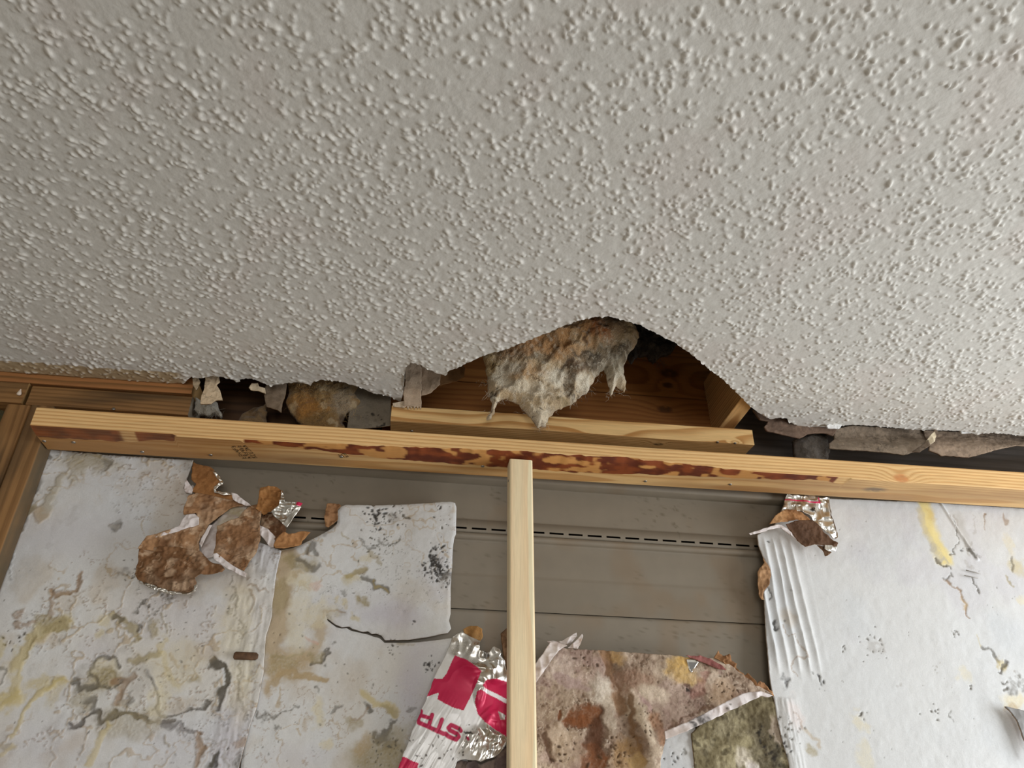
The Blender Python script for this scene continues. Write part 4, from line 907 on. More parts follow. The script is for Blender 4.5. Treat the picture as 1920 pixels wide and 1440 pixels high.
part('foil_edge', [(538, 990), (530, 983), (540, 970), (552, 955), (560, 950), (565, 952), (555, 966)], 1.368, M_FOIL, foilp, crease(0.003, 40, 27), res=0.001, root=FL, seed=23)
part('torn_paper', [(492, 962), (517, 962), (530, 980), (538, 994), (534, 1003), (517, 1015), (488, 986)], 1.388, M_FIBRE, fib(C(110, 74, 46), C(74, 48, 30), C(176, 150, 120), seed=25), slope((500, 962), (525, 1010), 1.388, 0.004, 0.009, 25), root=FL, seed=24)
part('paper_fold', [(486, 986), (500, 992), (517, 1007), (513, 1027), (505, 1025), (494, 1010), (482, 997)], 1.384, M_SHEET, whitecurl, crease(0.004, 50, 11), root=FL, seed=25, res=0.001)
part('torn_paper', [(513, 1024), (520, 1010), (532, 1000), (545, 1003), (565, 999), (583, 1000), (576, 1008), (567, 1015), (565, 1023), (548, 1028), (532, 1031), (517, 1030)], 1.382, M_FIBRE, fib(C(176, 124, 72), C(140, 92, 48), C(200, 150, 96), seed=27, pits=False), crease(0.006, 40, 29), root=FL, seed=26)
part('torn_paper', [(613, 950), (622, 946), (636, 946), (640, 950), (634, 958), (634, 978), (628, 984), (616, 992), (610, 990), (609, 973)], 1.398, M_FIBRE, fib(C(150, 108, 70), C(104, 70, 42), C(180, 136, 90), seed=31), crease(0.010, 50, 31), root=FL, seed=27)
part('foil_edge', [(405, 886), (412, 894), (420, 905), (418, 910), (411, 912), (405, 919), (407, 923), (421, 924), (434, 926), (436, 929), (420, 930), (402, 925), (402, 914), (410, 908), (413, 905), (404, 893), (399, 884)], 1.384, M_FOIL, foilp, crease(0.004, 60, 33), res=0.0009, root=FL, seed=28)
part('paper_fold', [(434, 925), (445, 927), (455, 937), (466, 944), (471, 949), (462, 949), (448, 944), (438, 938)], 1.378, M_SHEET, whitecurl, crease(0.003, 60, 14), root=FL, seed=29, res=0.001)

# right cluster: foil corner and brown curled tongue
GR = empty('torn_flap', onY(1510, 1030, 1.385))
thing(GR, 'dark brown curled tongue of torn sheathing with silver foil at the right sheet corner', 'torn sheathing')
def foil_line(c):
    foilp(c); c.c[:] *= 0.92
    c.stroke([(1470, 938), (1500, 941), (1534, 945), (1532, 936)], 3.2, C(190, 30, 78), 1.0, .15, .3, met=0.2)
    c.specks((1524, 960), 5, 8, 4, BLK, .9)
part('foil_facing', [(1474, 926), (1550, 932), (1553, 952), (1554, 968), (1559, 985), (1567, 1008), (1561, 1011), (1539, 993), (1515, 969), (1500, 961), (1473, 957), (1462, 962), (1468, 948)], 1.392, M_FOIL, foil_line, crease(0.006, 45, 41), res=0.0009, root=GR, seed=41)
part('torn_paper', [(1550, 932), (1554, 938), (1556, 952), (1557, 966), (1563, 985), (1570, 1008), (1566, 1011), (1558, 990), (1552, 968), (1551, 950)], 1.394, M_FIBRE, fib(C(110, 88, 66), C(70, 54, 40), C(150, 130, 105), seed=41), crease(0.004, 60, 43), res=0.001, root=GR, seed=42)
part('torn_paper', [(1473, 955), (1492, 956), (1504, 961), (1517, 971), (1519, 976), (1505, 977), (1490, 977), (1473, 982), (1458, 985), (1434, 990), (1446, 974), (1458, 965)], 1.386, M_FIBRE, fib(C(166, 118, 70), C(112, 74, 42), C(200, 160, 108), seed=45, pits=False), slope((1490, 956), (1460, 985), 1.386, 0.016, 0.006, 45), root=GR, seed=43)
part('torn_paper', [(1473, 983), (1490, 977), (1505, 976), (1519, 975), (1527, 979), (1546, 1001), (1562, 1016), (1569, 1019), (1567, 1026), (1556, 1025), (1544, 1024), (1526, 1022), (1509, 1026), (1496, 1015)], 1.368, M_FIBRE, fib(C(98, 70, 50), C(74, 52, 38), C(120, 92, 70), seed=48, dk=.4, lt=.3, pits=False), slope((1500, 985), (1560, 1022), 1.368, 0.004, 0.006, 48), root=GR, seed=44)
part('paper_fold', [(1403, 1001), (1420, 996), (1440, 989), (1458, 984), (1464, 985), (1475, 993), (1497, 1014), (1498, 1018), (1478, 1002), (1462, 990), (1440, 994), (1424, 1000), (1406, 1004)], 1.372, M_SHEET, whitecurl, crease(0.003, 50, 16), root=GR, seed=45, res=0.001)
part('torn_paper', [(1530, 1024), (1545, 1025), (1552, 1034), (1557, 1037), (1550, 1043), (1546, 1044), (1541, 1033)], 1.374, M_FIBRE, fib(C(110, 80, 56), C(74, 52, 38), C(150, 120, 90), seed=51), crease(0.004, 60, 51), root=GR, seed=46, res=0.001)
part('foil_edge', [(1545, 1022), (1558, 1023), (1567, 1026), (1566, 1034), (1558, 1032), (1552, 1035), (1545, 1030)], 1.366, M_FOIL, foilp, crease(0.003, 80, 53), root=GR, seed=47, res=0.0009)
part('torn_paper', [(1418, 1073), (1426, 1064), (1431, 1056), (1429, 1045), (1434, 1055), (1440, 1064), (1443, 1082), (1439, 1098), (1430, 1110), (1430, 1126), (1425, 1126), (1421, 1108)], 1.396, M_FIBRE, fib(C(176, 134, 92), C(124, 88, 56), C(196, 160, 118), seed=55, pits=False), crease(0.006, 50, 55), root=GR, seed=48)

# ---- foil-faced strip with red print beside the stud (letters upside down)
def foil_print(c):
    c.c[:] = C(232, 232, 230, 1.25); c.m[:, 0] = 0.35; c.m[:, 1] = 0.45
    RED = C(196, 26, 76, 1.15)
    kw = dict(met=0.15, rough=0.38)
    # grey bare-foil zones
    for p, rx, ry in [((860, 1205), 22, 26), ((905, 1240), 36, 36), ((925, 1262), 26, 16), ((910, 1400), 42, 26), ((930, 1370), 26, 30), ((898, 1290), 8, 30)]:
        c.blob(p, rx, ry, C(186, 182, 174, 1.3), 0.95, 0, 0.6, 0.35, met=0.98, rough=0.24)
    for p in [(838, 1240), (830, 1262)]:
        c.blob(p, 12, 22, C(206, 204, 200, 1.3), 0.6, 20, 0.3, 0.4)
    c.poly([(853, 1229), (872, 1238), (901, 1262), (892, 1285), (880, 1312), (868, 1334), (848, 1328), (820, 1312), (823, 1299), (800, 1307), (812, 1272), (830, 1273), (838, 1262), (844, 1248)], RED, 1.0, 0.08, **kw)
    c.poly([(903, 1288), (911, 1277), (930, 1275), (965, 1282), (965, 1318), (905, 1290)], RED, 1.0, 0.06, **kw)
    c.poly([(893, 1298), (900, 1296), (965, 1326), (965, 1392), (940, 1376), (908, 1356), (895, 1340), (889, 1318)], RED, 1.0, 0.06, **kw)
    c.poly([(933, 1334), (948, 1340), (946, 1350), (938, 1349)], C(190, 186, 182), 1.0, 0.1, met=0.9, rough=0.3)
    c.poly([(740, 1445), (752, 1418), (784, 1432), (776, 1465), (735, 1475)], RED, 1.0, 0.15, **kw)
    # the letters of "STR" turned over, as on the sheet
    LR = C(190, 34, 82, 1.15); w = 7.0
    def pl(pts, ww=w): c.stroke(pts, ww*1.25, LR, 1.0, 0.04, 0.2, **kw)
    pl([(810, 1342), (803, 1364)], 5.5); pl([(803, 1364), (785.5, 1356)], 5.5); pl([(785.5, 1356), (784, 1349), (788, 1342)], 5); pl([(788, 1342), (806, 1348)], 5); pl([(788, 1342), (789.5, 1334)], 5)
    pl([(828, 1351), (820, 1373)], 5.5); pl([(807, 1366.5), (831, 1377.5)], 5.5)
    pl([(863, 1372), (860.5, 1368), (845, 1361), (840, 1366.5), (843, 1371), (856, 1377.5), (859, 1383), (854, 1388.5), (839, 1382), (835, 1377.5)], 5.5)
    c.specks((874, 1386), 3, 3, 4, LR, 1.0)
    c.stroke([(869, 1379), (880, 1377)], 5, BLK, .9, 1.0)
    c.blob((914, 1226), 6, 7, BLK, .85, 0, 1)
    for p, n in [((850, 1400), 16), ((800, 1410), 12), ((880, 1380), 12), ((785, 1425), 8), ((900, 1410), 10), ((790, 1380), 8)]:
        c.specks(p, 30, n, 3, C(70, 60, 55), .9)
def relief_foil(X, Z, D, c):
    P = xz([(915, 1235)], 1.378)[0]; Q = xz([(800, 1440)], 1.378)[0]
    d = Q-P; L2 = d@d; nrm = np.array([-d[1], d[0]])/math.sqrt(L2)
    s = ((X-P[0])*d[0]+(Z-P[1])*d[1])/L2; n = (X-P[0])*nrm[0]+(Z-P[1])*nrm[1]
    h = 0.008*np.cos(n*28)+0.004*(fbm(X*20, Z*20, octv=2, seed=201)-0.5)
    w = np.abs(fbm(n*150, s*3, octv=2, seed=202)-0.5)
    h += 0.0022*(1-2*w)*sstep(0.35, 0.7, s)
    zone = np.zeros(len(X))
    for p, rx, ry in [((860, 1205), 24, 28), ((905, 1240), 38, 38), ((925, 1262), 28, 18), ((910, 1400), 44, 28), ((930, 1370), 28, 32), ((898, 1290), 10, 30)]:
        qq = xz([p], 1.378)[0]; zone = np.maximum(zone, 1-sstep(0.6, 1.3, np.hypot((X-qq[0])/rx, (Z-qq[1])/ry)*1000))
    r1 = np.abs(fbm(X*40+1.5*fbm(X*30, Z*30, octv=1, seed=3), Z*40, octv=1, seed=204)-0.5)
    r2 = np.abs(fbm(X*85+3, Z*85, octv=1, seed=207)-0.5)
    h += (0.0012+0.0075*zone)*(1-2*r1)+0.0028*zone*(1-2*r2)
    return h
F1 = [(848, 1196), (856, 1190), (866, 1185), (884, 1196), (900, 1204), (897, 1221), (900, 1224), (916, 1226), (924, 1214), (936, 1220), (938, 1232), (945, 1240), (948, 1258), (960, 1266), (975, 1300), (975, 1395), (948, 1396), (938, 1412), (926, 1420), (900, 1429), (872, 1424), (856, 1428), (850, 1450), (830, 1600), (690, 1600), (735, 1478), (752, 1426), (768, 1385), (784, 1345), (800, 1308), (818, 1262), (838, 1222)]
foil = sheet('foil_sheet', F1, 1.378, M_FOIL, foil_print, relief_foil, res=0.001, thick=0.0015, closed=False, seed=61, rag=0.0014, edge_col=C(180, 150, 115))
thing(foil, 'torn silver foil sheet with red print and upside-down letters left of the new stud', 'foil sheet')
part('torn_paper', [(868, 1182), (876, 1176), (890, 1176), (903, 1182), (905, 1195), (898, 1206), (890, 1214), (878, 1204), (870, 1194)], 1.384, M_FIBRE, fib(C(176, 128, 66), C(120, 76, 36), C(206, 166, 100), seed=58, pits=False), crease(0.012, 45, 58), root=foil, seed=62)
part('torn_paper', [(938, 1190), (948, 1180), (965, 1185), (970, 1262), (950, 1262), (942, 1230)], 1.394, M_FIBRE, fib(C(120, 88, 58), C(84, 58, 38), C(150, 116, 80), seed=59, pits=False), crease(0.006, 45, 59), root=foil, seed=63)
part('torn_paper', [(850, 1432), (865, 1426), (880, 1430), (890, 1426), (900, 1434), (925, 1424), (945, 1402), (970, 1402), (970, 1600), (825, 1600)], 1.390, M_FIBRE, fib(C(112, 96, 92), C(70, 58, 54), C(150, 132, 118), seed=60), crease(0.006, 45, 60), root=foil, seed=64)

# ---- big brown fuzzy sheet folded down right of the stud
def paint_brown(c):
    c.c[:] = C(160, 143, 124); c.m[:, 1] = 0.9
    c.tint(C(134, 114, 98), 0.75, 16, 0.42, 0.6, 1); c.tint(C(196, 178, 160), 0.6, 22, 0.5, 0.66, 2); c.tint(C(120, 98, 82), 0.55, 130, 0.5, 0.66, 3); c.tint(C(150, 124, 120), 0.4, 20, 0.52, 0.66, 4); c.veins(C(96, 76, 60), .5, 60, .016, 14, .45, .6, 6); c.veins(C(204, 190, 172), .5, 55, .02, 12, .5, .62, 7); c.tint(C(84, 66, 52), 0.3, 220, 0.6, 0.74, 5)
    RU = C(112, 68, 40); RD = C(82, 54, 38)
    hand(c, [('b', (1098, 1346), 32, 20, RU, .95, 12, .8, .2), ('b', (1135, 1342), 16, 12, RD, .9, 0, .8, .2), ('b', (1075, 1358), 18, 12, RU, .9, 0, 1, .25), ('s', [(1115, 1360), (1105, 1385), (1100, 1405)], 24, RD, .95, 1), ('b', (1110, 1420), 28, 18, RU, .95, 0, 1, .2), ('b', (1112, 1405), 14, 18, RD, .8), ('s', [(1045, 1345), (1052, 1335)], 7, RU, .9), ('s', [(1020, 1390), (1030, 1420)], 14, RD, .85), ('b', (1078, 1412), 6, 10, RD, .8),
      ('b', (1150, 1228), 20, 14, C(182, 150, 104), .85), ('b', (1275, 1250), 22, 20, C(188, 156, 100), .9), ('b', (1290, 1275), 26, 12, C(188, 156, 100), .7), ('b', (1282, 1240), 16, 10, C(198, 160, 90), .7), ('s', [(1130, 1222), (1145, 1260), (1152, 1300), (1162, 1330)], 20, C(120, 88, 60), .75), ('s', [(1138, 1260), (1142, 1280)], 16, C(92, 66, 46), .7),
      ('b', (1190, 1275), 44, 20, C(140, 110, 92), .75, 15), ('b', (1222, 1302), 22, 18, C(196, 180, 160), .8), ('b', (1060, 1255), 26, 26, C(188, 172, 160), .6), ('b', (1125, 1300), 18, 24, C(196, 186, 172), .8), ('b', (1140, 1340), 12, 30, C(182, 168, 150), .7), ('s', [(1325, 1262), (1312, 1290), (1298, 1300)], 16, C(138, 98, 88), .65), ('s', [(1190, 1300), (1215, 1330)], 14, C(156, 126, 124), .6), ('s', [(1050, 1275), (1085, 1285), (1100, 1292)], 14, C(150, 126, 124), .55), ('b', (1285, 1296), 9, 10, C(110, 84, 78), .7), ('p', (1290, 1297), 4, 4, 4, BLK), ('b', (1355, 1300), 30, 20, C(168, 140, 112), .6), ('p', (1360, 1290), 30, 26, 3, C(80, 62, 48)),
      ('s', [(1188, 1300), (1195, 1345), (1215, 1390)], 16, C(206, 190, 168), .6), ('p', (1205, 1350), 26, 50, 3, C(80, 62, 50)), ('s', [(1180, 1305), (1185, 1370), (1200, 1430)], 10, C(112, 84, 58), .8), ('s', [(1225, 1350), (1240, 1390)], 18, C(140, 104, 78), .7), ('b', (1170, 1420), 24, 30, C(140, 108, 66), .8), ('p', (1160, 1410), 34, 30, 4, C(76, 56, 38)), ('b', (1190, 1430), 14, 14, C(180, 152, 104), .6),
      ('b', (1040, 1380), 20, 20, C(190, 172, 152), .6), ('b', (1060, 1410), 24, 24, C(182, 162, 140), .6), ('p', (1055, 1410), 40, 22, 4, C(70, 52, 40)), ('p', (1080, 1240), 30, 14, 5, C(74, 58, 46)), ('s', [(1250, 1360), (1290, 1345), (1330, 1325)], 6, C(110, 84, 66), .6)])
def relief_brown(X, Z, D, c):
    x1 = onY(1150, 1300, 1.375)[0]; x2 = onY(1190, 1330, 1.375)[0]
    a = xz([(1200, 1225)], 1.375)[0]; t = (a[1]-Z)/0.2
    h = 0.022*t+0.010*np.exp(-((X-x2-0.02*t)/0.018)**2)*sstep(0.3, .6, t)-0.008*np.exp(-((X-x1-0.03*t)/0.014)**2)
    h += 0.006*(fbm(X*24, Z*24, octv=3, seed=211)-0.5)+0.003*(fbm(X*130, Z*130, octv=3, seed=212)-0.5)
    rust = sstep(0.02, 0.12, c.c[:, 0]-c.c[:, 2])*sstep(.25, .15, c.c[:, 1])
    return h-0.0025*rust
BR = [(975, 1275), (1003, 1262), (1015, 1245), (1028, 1222), (1040, 1210), (1062, 1215), (1090, 1217), (1130, 1218), (1150, 1219), (1180, 1224), (1225, 1226), (1290, 1232), (1340, 1234), (1355, 1238), (1372, 1250), (1400, 1272), (1425, 1290), (1446, 1303), (1425, 1300), (1395, 1303), (1360, 1320), (1320, 1342), (1285, 1358), (1246, 1372), (1242, 1395), (1230, 1430), (1215, 1610), (965, 1610)]
brown = sheet('brown_sheet', BR, 1.376, M_FIBRE, paint_brown, relief_brown, res=0.0014, thick=0.003, closed=False, seed=71, rag=0.0016, edge_col=C(140, 100, 60))
thing(brown, 'large fuzzy brown sheathing sheet folded down right of the new stud', 'torn sheathing')
part('paper_fold', [(975, 1262), (1000, 1250), (1020, 1222), (1030, 1206), (1040, 1205), (1062, 1213), (1056, 1216), (1045, 1222), (1020, 1258), (1005, 1280), (975, 1300)], 1.362, M_SHEET, lambda c: (whitecurl(c), c.tint(C(170, 152, 136), .6, 30, .45, .6, 5)), crease(0.008, 30, 72), root=brown, seed=72)
part('paper_fold', [(1020, 1205), (1052, 1203), (1068, 1195), (1079, 1188), (1080, 1196), (1068, 1208), (1055, 1213), (1040, 1210)], 1.372, M_SHEET, lambda c: (whitecurl(c), c.tint(C(96, 76, 60), .7, 40, .5, .6, 5)), crease(0.008, 40, 73), root=brown, seed=73, res=0.001)
part('paper_fold', [(1063, 1216), (1070, 1210), (1083, 1198), (1090, 1190), (1092, 1194), (1086, 1210), (1082, 1218)], 1.364, M_SHEET, lambda c: (whitecurl(c), c.tint(C(150, 120, 92), .7, 60, .45, .6, 5)), crease(0.006, 40, 74), root=brown, seed=74, res=0.001)
part('paper_fold', [(1244, 1372), (1285, 1356), (1320, 1338), (1360, 1316), (1395, 1300), (1425, 1297), (1448, 1305), (1440, 1308), (1425, 1306), (1400, 1318), (1350, 1342), (1320, 1356), (1290, 1370), (1245, 1388)], 1.352, M_SHEET, lambda c: (whitecurl(c), c.blob((1322, 1350), 10, 16, BLK, .9, 0, 1.5), c.blob((1300, 1362), 5, 6, BLK, .9), c.blob((1265, 1378), 30, 14, C(170, 150, 136), .6), c.specks((1370, 1325), 24, 12, 3, DKG)), crease(0.006, 25, 75), root=brown, seed=75)
part('frayed_fibre', [(1335, 1236), (1342, 1222), (1346, 1230), (1355, 1232), (1364, 1228), (1368, 1240), (1376, 1246), (1382, 1258), (1394, 1268), (1398, 1264), (1410, 1276), (1414, 1286), (1418, 1280), (1430, 1282), (1444, 1298), (1448, 1306), (1420, 1294), (1395, 1276), (1370, 1256), (1350, 1244)], 1.384, M_FIBRE, fib(C(172, 124, 76), C(120, 80, 50), C(196, 152, 104), seed=76, pits=False), crease(0.010, 60, 76), root=brown, seed=76, rag=0.002)
part('frayed_fibre', [(1285, 1230), (1310, 1230), (1330, 1236), (1352, 1248), (1362, 1258), (1350, 1256), (1325, 1246), (1305, 1238)], 1.372, M_FIBRE, fib(C(160, 96, 92), C(120, 70, 62), C(190, 130, 116), seed=77, pits=False), crease(0.004, 60, 77), root=brown, seed=77)
part('metal_tab', [(1287, 1236), (1306, 1236), (1310, 1241), (1297, 1262), (1292, 1256)], 1.372, M_FOIL, lambda c: (foilp(c), c.poly([(1288, 1241), (1309, 1241), (1297, 1262)], C(120, 118, 116), met=.9, rough=.4)), None, root=brown, seed=78, rag=0.0)

# ---- lower white scrap and bare mouldy patch under the fold
wl_ = sheet('sheathing_sheet', [(1190, 1380), (1245, 1370), (1300, 1362), (1322, 1380), (1310, 1440), (1320, 1600), (1180, 1600)], 1.404, M_SHEET, lambda c: (paper(c, .2), c.specks((1270, 1420), 30, 20, 4, BLK), c.stroke([(1283, 1400), (1285, 1412)], 4, DKG, .7)), relief_mid, res=0.0018, seed=81)
thing(wl_, 'small white sheathing scrap below the fold of the brown sheet', 'sheathing', 'white sheathing sheets')
def paint_moss(c):
    c.c[:] = C(136, 127, 102); c.m[:, 1] = 0.95; c.veins(C(190, 180, 150), .4, 60, .02, 12, .4, .55, 9)
    c.tint(C(112, 102, 76), 0.8, 30, 0.45, 0.6, 1); c.tint(C(172, 162, 130), 0.5, 60, 0.52, 0.66, 2); c.tint(C(72, 64, 48), 0.7, 90, 0.56, 0.7, 3)
    hand(c, [('b', (1425, 1335), 34, 40, C(96, 86, 64), .75), ('b', (1436, 1400), 20, 50, C(70, 62, 50), .75), ('b', (1400, 1420), 18, 14, C(205, 196, 180), .8), ('b', (1410, 1435), 10, 14, C(215, 208, 205), .8), ('b', (1455, 1370), 8, 24, C(186, 170, 156), .7), ('b', (1460, 1425), 12, 26, BLK, .7), ('p', (1440, 1390), 30, 24, 5, BLK)])
moss = sheet('mouldy_fibre_patch', [(1296, 1375), (1340, 1335), (1400, 1300), (1446, 1298), (1458, 1340), (1472, 1390), (1490, 1450), (1500, 1600), (1310, 1600), (1302, 1430)], 1.400, M_FIBRE, paint_moss,
    lambda X, Z, D, c: 0.006*(fbm(X*30, Z*30, octv=4, seed=221)-0.5)+0.004*(fbm(X*160, Z*160, octv=3, seed=222)-0.5), res=0.0018, seed=82, rag=0.001, closed=False)
thing(moss, 'olive mouldy fibre patch beside the pleated right sheet', 'insulation')
curl = sheet('torn_flap', [(1880, 1325), (1896, 1328), (1930, 1336), (1945, 1362), (1940, 1400), (1934, 1428), (1917, 1385), (1905, 1355), (1894, 1338)], 1.388, M_SHEET, lambda c: c.c.__setitem__(slice(None), C(120, 118, 116)), crease(0.004, 20, 85), seed=83)  # shadowed side of a fold, its shade painted as flat grey
thing(curl, 'curled flap in painted shadow grey at the right edge of the right white sheet', 'torn sheathing')

# ---- small hardware in the sheets
def pin(name, a, b, Y, r, mat, label, cat, group=None, flat=1.0):
    p, q2 = onY(*a, Y), onY(*b, Y); d = (q2-p); L = np.linalg.norm(d); d /= L
    n1 = np.array([0, -1.0, 0]); n2 = np.cross(d, n1); V = []; k = 8
    for t, rr in ((0, .6), (.06, 1), (.9, 1), (1, .5)):
        for i in range(k):
            an = 2*math.pi*i/k; V.append(p+d*L*t+(n1*math.cos(an)*flat+n2*math.sin(an))*r*rr)
    Q = [(s*k+i, s*k+(i+1) % k, (s+1)*k+(i+1) % k, (s+1)*k+i) for s in range(3) for i in range(k)]
    o = put(name, np.array(V), mat, quads=Q, polys=[list(range(k))[::-1], list(range(3*k, 4*k))])
    return thing(o, label, cat, group)
pin('rusty_staple', (438, 1229), (484, 1231), 1.3935, 0.0065, M_RUST, 'rusty flat staple driven into the wrinkled seam of the left sheet', 'staple', None, 0.35)
pin('bent_nail', (1811, 1069), (1838, 1076), 1.395, 0.0011, M_STEEL, 'upper of the two thin dark nails in the right white sheet', 'nail', 'thin nails in the right sheet')
pin('bent_nail', (1808, 1079), (1834, 1084), 1.395, 0.0011, M_STEEL, 'lower of the two thin dark nails in the right white sheet', 'nail', 'thin nails in the right sheet')

# ================================================================== BROKEN CEILING EDGE: paper, chips, wall-board remnants
CARD = fib(C(182, 158, 132), C(150, 122, 96), C(198, 178, 154), seed=90, dk=.4, lt=.4, pits=False)
PF = empty('drywall_paper', onY(790, 765, 1.345))
thing(PF, 'torn tan drywall paper dangling from the ceiling edge left of the hole', 'torn paper')
part('paper_strip', [(757, 682), (768, 672), (786, 680), (790, 690), (790, 762), (757, 762), (756, 740), (759, 715)], 1.345, M_FIBRE, CARD, crease(0.0025, 30, 91), root=PF, seed=91)
part('paper_strip', [(789, 680), (808, 690), (826, 700), (825, 722), (808, 738), (798, 742), (790, 743)], 1.349, M_FIBRE, CARD, crease(0.003, 30, 92), root=PF, seed=92)
part('paper_strip', [(824, 698), (838, 688), (866, 684), (872, 692), (870, 708), (856, 716), (832, 722), (824, 724)], 1.352, M_FIBRE, fib(C(150, 112, 72), C(118, 82, 48), C(170, 132, 92), seed=93, pits=False), crease(0.003, 30, 93), root=PF, seed=93)
part('frayed_mesh', [(736, 757), (757, 753), (790, 752), (790, 764), (788, 768), (786, 762), (783, 767), (780, 762), (777, 768), (774, 762), (771, 767), (768, 762), (765, 768), (762, 762), (758, 766), (745, 764), (737, 763)], 1.347, M_FIBRE, fib(C(190, 170, 142), C(150, 126, 100), C(210, 194, 170), seed=94), crease(0.002, 60, 94), root=PF, seed=94, res=0.0008, rag=0.0004)

# remnants of the old wall board along the right
RP = [('wall_board_remnant', [(1412, 768), (1425, 770), (1446, 780), (1480, 780), (1500, 792), (1565, 792), (1570, 806), (1562, 818), (1550, 812), (1530, 811), (1515, 813), (1500, 821), (1485, 818), (1460, 813), (1438, 808), (1434, 800), (1440, 790), (1424, 786)], 1.347, C(116, 94, 78), 'smooth brown strip of old wall board right of the joist end', 101),
      ('wall_board_remnant', [(1572, 800), (1600, 794), (1660, 798), (1745, 800), (1752, 812), (1742, 830), (1728, 842), (1712, 851), (1690, 857), (1655, 853), (1620, 850), (1580, 848), (1550, 845), (1553, 833), (1567, 822)], 1.340, C(132, 116, 98), 'rough grey-brown strip of old wall board in the middle of the right gap', 102),
      ('wall_board_remnant', [(1738, 802), (1800, 804), (1860, 806), (1990, 818), (1990, 845), (1925, 838), (1900, 838), (1868, 846), (1838, 855), (1812, 861), (1760, 857), (1736, 848), (1742, 825)], 1.336, C(146, 126, 106), 'tan strip of old wall board at the far right under the ceiling', 103)]
for nm, pts, Y, colr, lab, sd in RP:
    def rel(X, Z, D, c, sd=sd, pts=pts, Y=Y):
        zm = np.interp(X, *zip(*sorted((onY(a, b, Y)[0], onY(a, 828 if sd != 101 else 800, Y)[2]) for a, b in pts)))
        return 0.012*np.sin(np.clip((zm-Z)/0.028, -1.5, 1.5)*1.6)*(sd != 101)+0.006*(fbm(X*12, Z*50, octv=3, seed=sd)-0.5)+0.002*(fbm(X*120, Z*200, octv=2, seed=sd+9)-.5)
    o = sheet(nm, pts, Y, M_FIBRE, fib(colr, colr*0.6, np.minimum(colr*1.45, .9), seed=sd, dk=.5, lt=.35), rel, res=0.0017, thick=0.004, seed=sd, rag=0.0012, edge_col=colr*0.7)
    thing(o, lab, 'wall board', 'old wall board remnants')
    if sd == 102:
        part('curled_lip', [(1708, 848), (1730, 834), (1744, 818), (1750, 806), (1754, 812), (1752, 828), (1740, 838), (1722, 850)], 1.326, M_FIBRE, fib(C(110, 94, 78), C(70, 58, 46), C(150, 132, 112), seed=104, pits=False), crease(0.006, 30, 104), root=o, seed=104)
        part('curled_lip', [(1736, 828), (1742, 818), (1750, 810), (1754, 818), (1750, 830), (1744, 834)], 1.320, M_FIBRE, fib(C(200, 184, 152), C(150, 130, 100), C(214, 200, 172), seed=105), crease(0.004, 50, 105), root=o, seed=105, res=0.001)
def chip(px, Y, colr, lab, seed, root=None, thick=0.004):
    o = sheet('plaster_chip', px, Y, M_FIBRE, fib(colr, colr*0.75, np.minimum(colr*1.15, .92), seed=seed, dk=.35, lt=.5), crease(0.002, 60, seed), res=0.001, thick=thick, seed=seed, rag=0.001, edge_col=colr*0.8)
    return thing(o, lab, 'plaster chip')
chip([(1549, 799), (1556, 794), (1574, 793), (1578, 798), (1574, 804), (1552, 803)], 1.331, C(226, 226, 224, 1.2), 'white paint chip on the right ceiling edge above the brown strip', 111)
chip([(1798, 808), (1812, 804), (1826, 806), (1822, 811), (1802, 813)], 1.326, C(220, 220, 216, 1.2), 'thin white paint chip on the right ceiling edge above the tan strip', 112)
chip([(385, 706), (410, 704), (412, 716), (406, 722), (413, 733), (417, 750), (404, 751), (396, 758), (376, 758), (378, 742), (384, 728)], 1.346, C(206, 182, 148), 'large pale chip of plaster paper hanging beside the cut plate end', 113)
chip([(361, 710), (370, 706), (376, 716), (372, 726), (368, 732), (362, 722)], 1.350, C(186, 164, 132), 'small tan chip squeezed between the plate end and the larger chip', 114)
chip([(467, 728), (472, 720), (484, 719), (486, 725), (497, 728), (498, 738), (486, 734), (470, 732)], 1.350, C(210, 190, 158), 'pale torn chip under the ceiling edge in the left gap', 115)
chip([(438, 711), (448, 708), (450, 714), (442, 716)], 1.335, C(214, 208, 196), 'tiny white chip on the ceiling edge left of the pale torn chip', 117)

# ================================================================== INSULATION
def strands(name, Y, px_list, parent, colr, seed, n=140, length=0.03, r=0.00022, spread=0.01, down=0.6):
    g = np.random.default_rng(seed); V = []; Q = []; P0 = [onY(a, b, Y) for a, b in px_list]
    for i in range(n):
        p = P0[g.integers(len(P0))]+g.normal(0, spread, 3)*np.array([1, .5, 1]); d = g.normal(0, 1, 3)-np.array([0, 0, down]); d /= np.linalg.norm(d)
        m = 6; L = length*(0.3+g.random()); pts = []
        for s in range(m):
            pts.append(p.copy()); d = d+g.normal(0, .35, 3)-np.array([0, 0, 0.08*down]); d /= np.linalg.norm(d); p = p+d*L/m
        for s, w in enumerate(pts):
            rr = r*(1-0.6*s/(m-1)); b = len(V)
            for a in range(3):
                V.append(w+rr*np.array([math.cos(a*2.094), 0.6*math.sin(a*2.094+s), math.sin(a*2.094)]))
            if s:
                for a in range(3): Q.append((b-3+a, b-3+(a+1) % 3, b+(a+1) % 3, b+a))
    o = put(name, np.array(V), M_GLASSWOOL, parent, quads=Q, col=np.tile(colr, (len(V), 1)))
    o['kind'] = 'stuff'
    return o
def puff(depth, seed, lump=0.02, fr=22):
    def f(X, Z, D, c):
        e = np.sqrt(np.clip(D/0.05, 0, 1))
        l = np.abs(fbm(X*fr, Z*fr, octv=4, seed=seed)-0.5)*2
        return depth*e+lump*(0.6-l)*np.clip(D/0.012, 0.1, 1)+0.004*(fbm(X*150, Z*150, octv=3, seed=seed+5)-.5)
    return f
ic = lambda cx, cy: (860+cx/5.647, 580+cy/5.647)
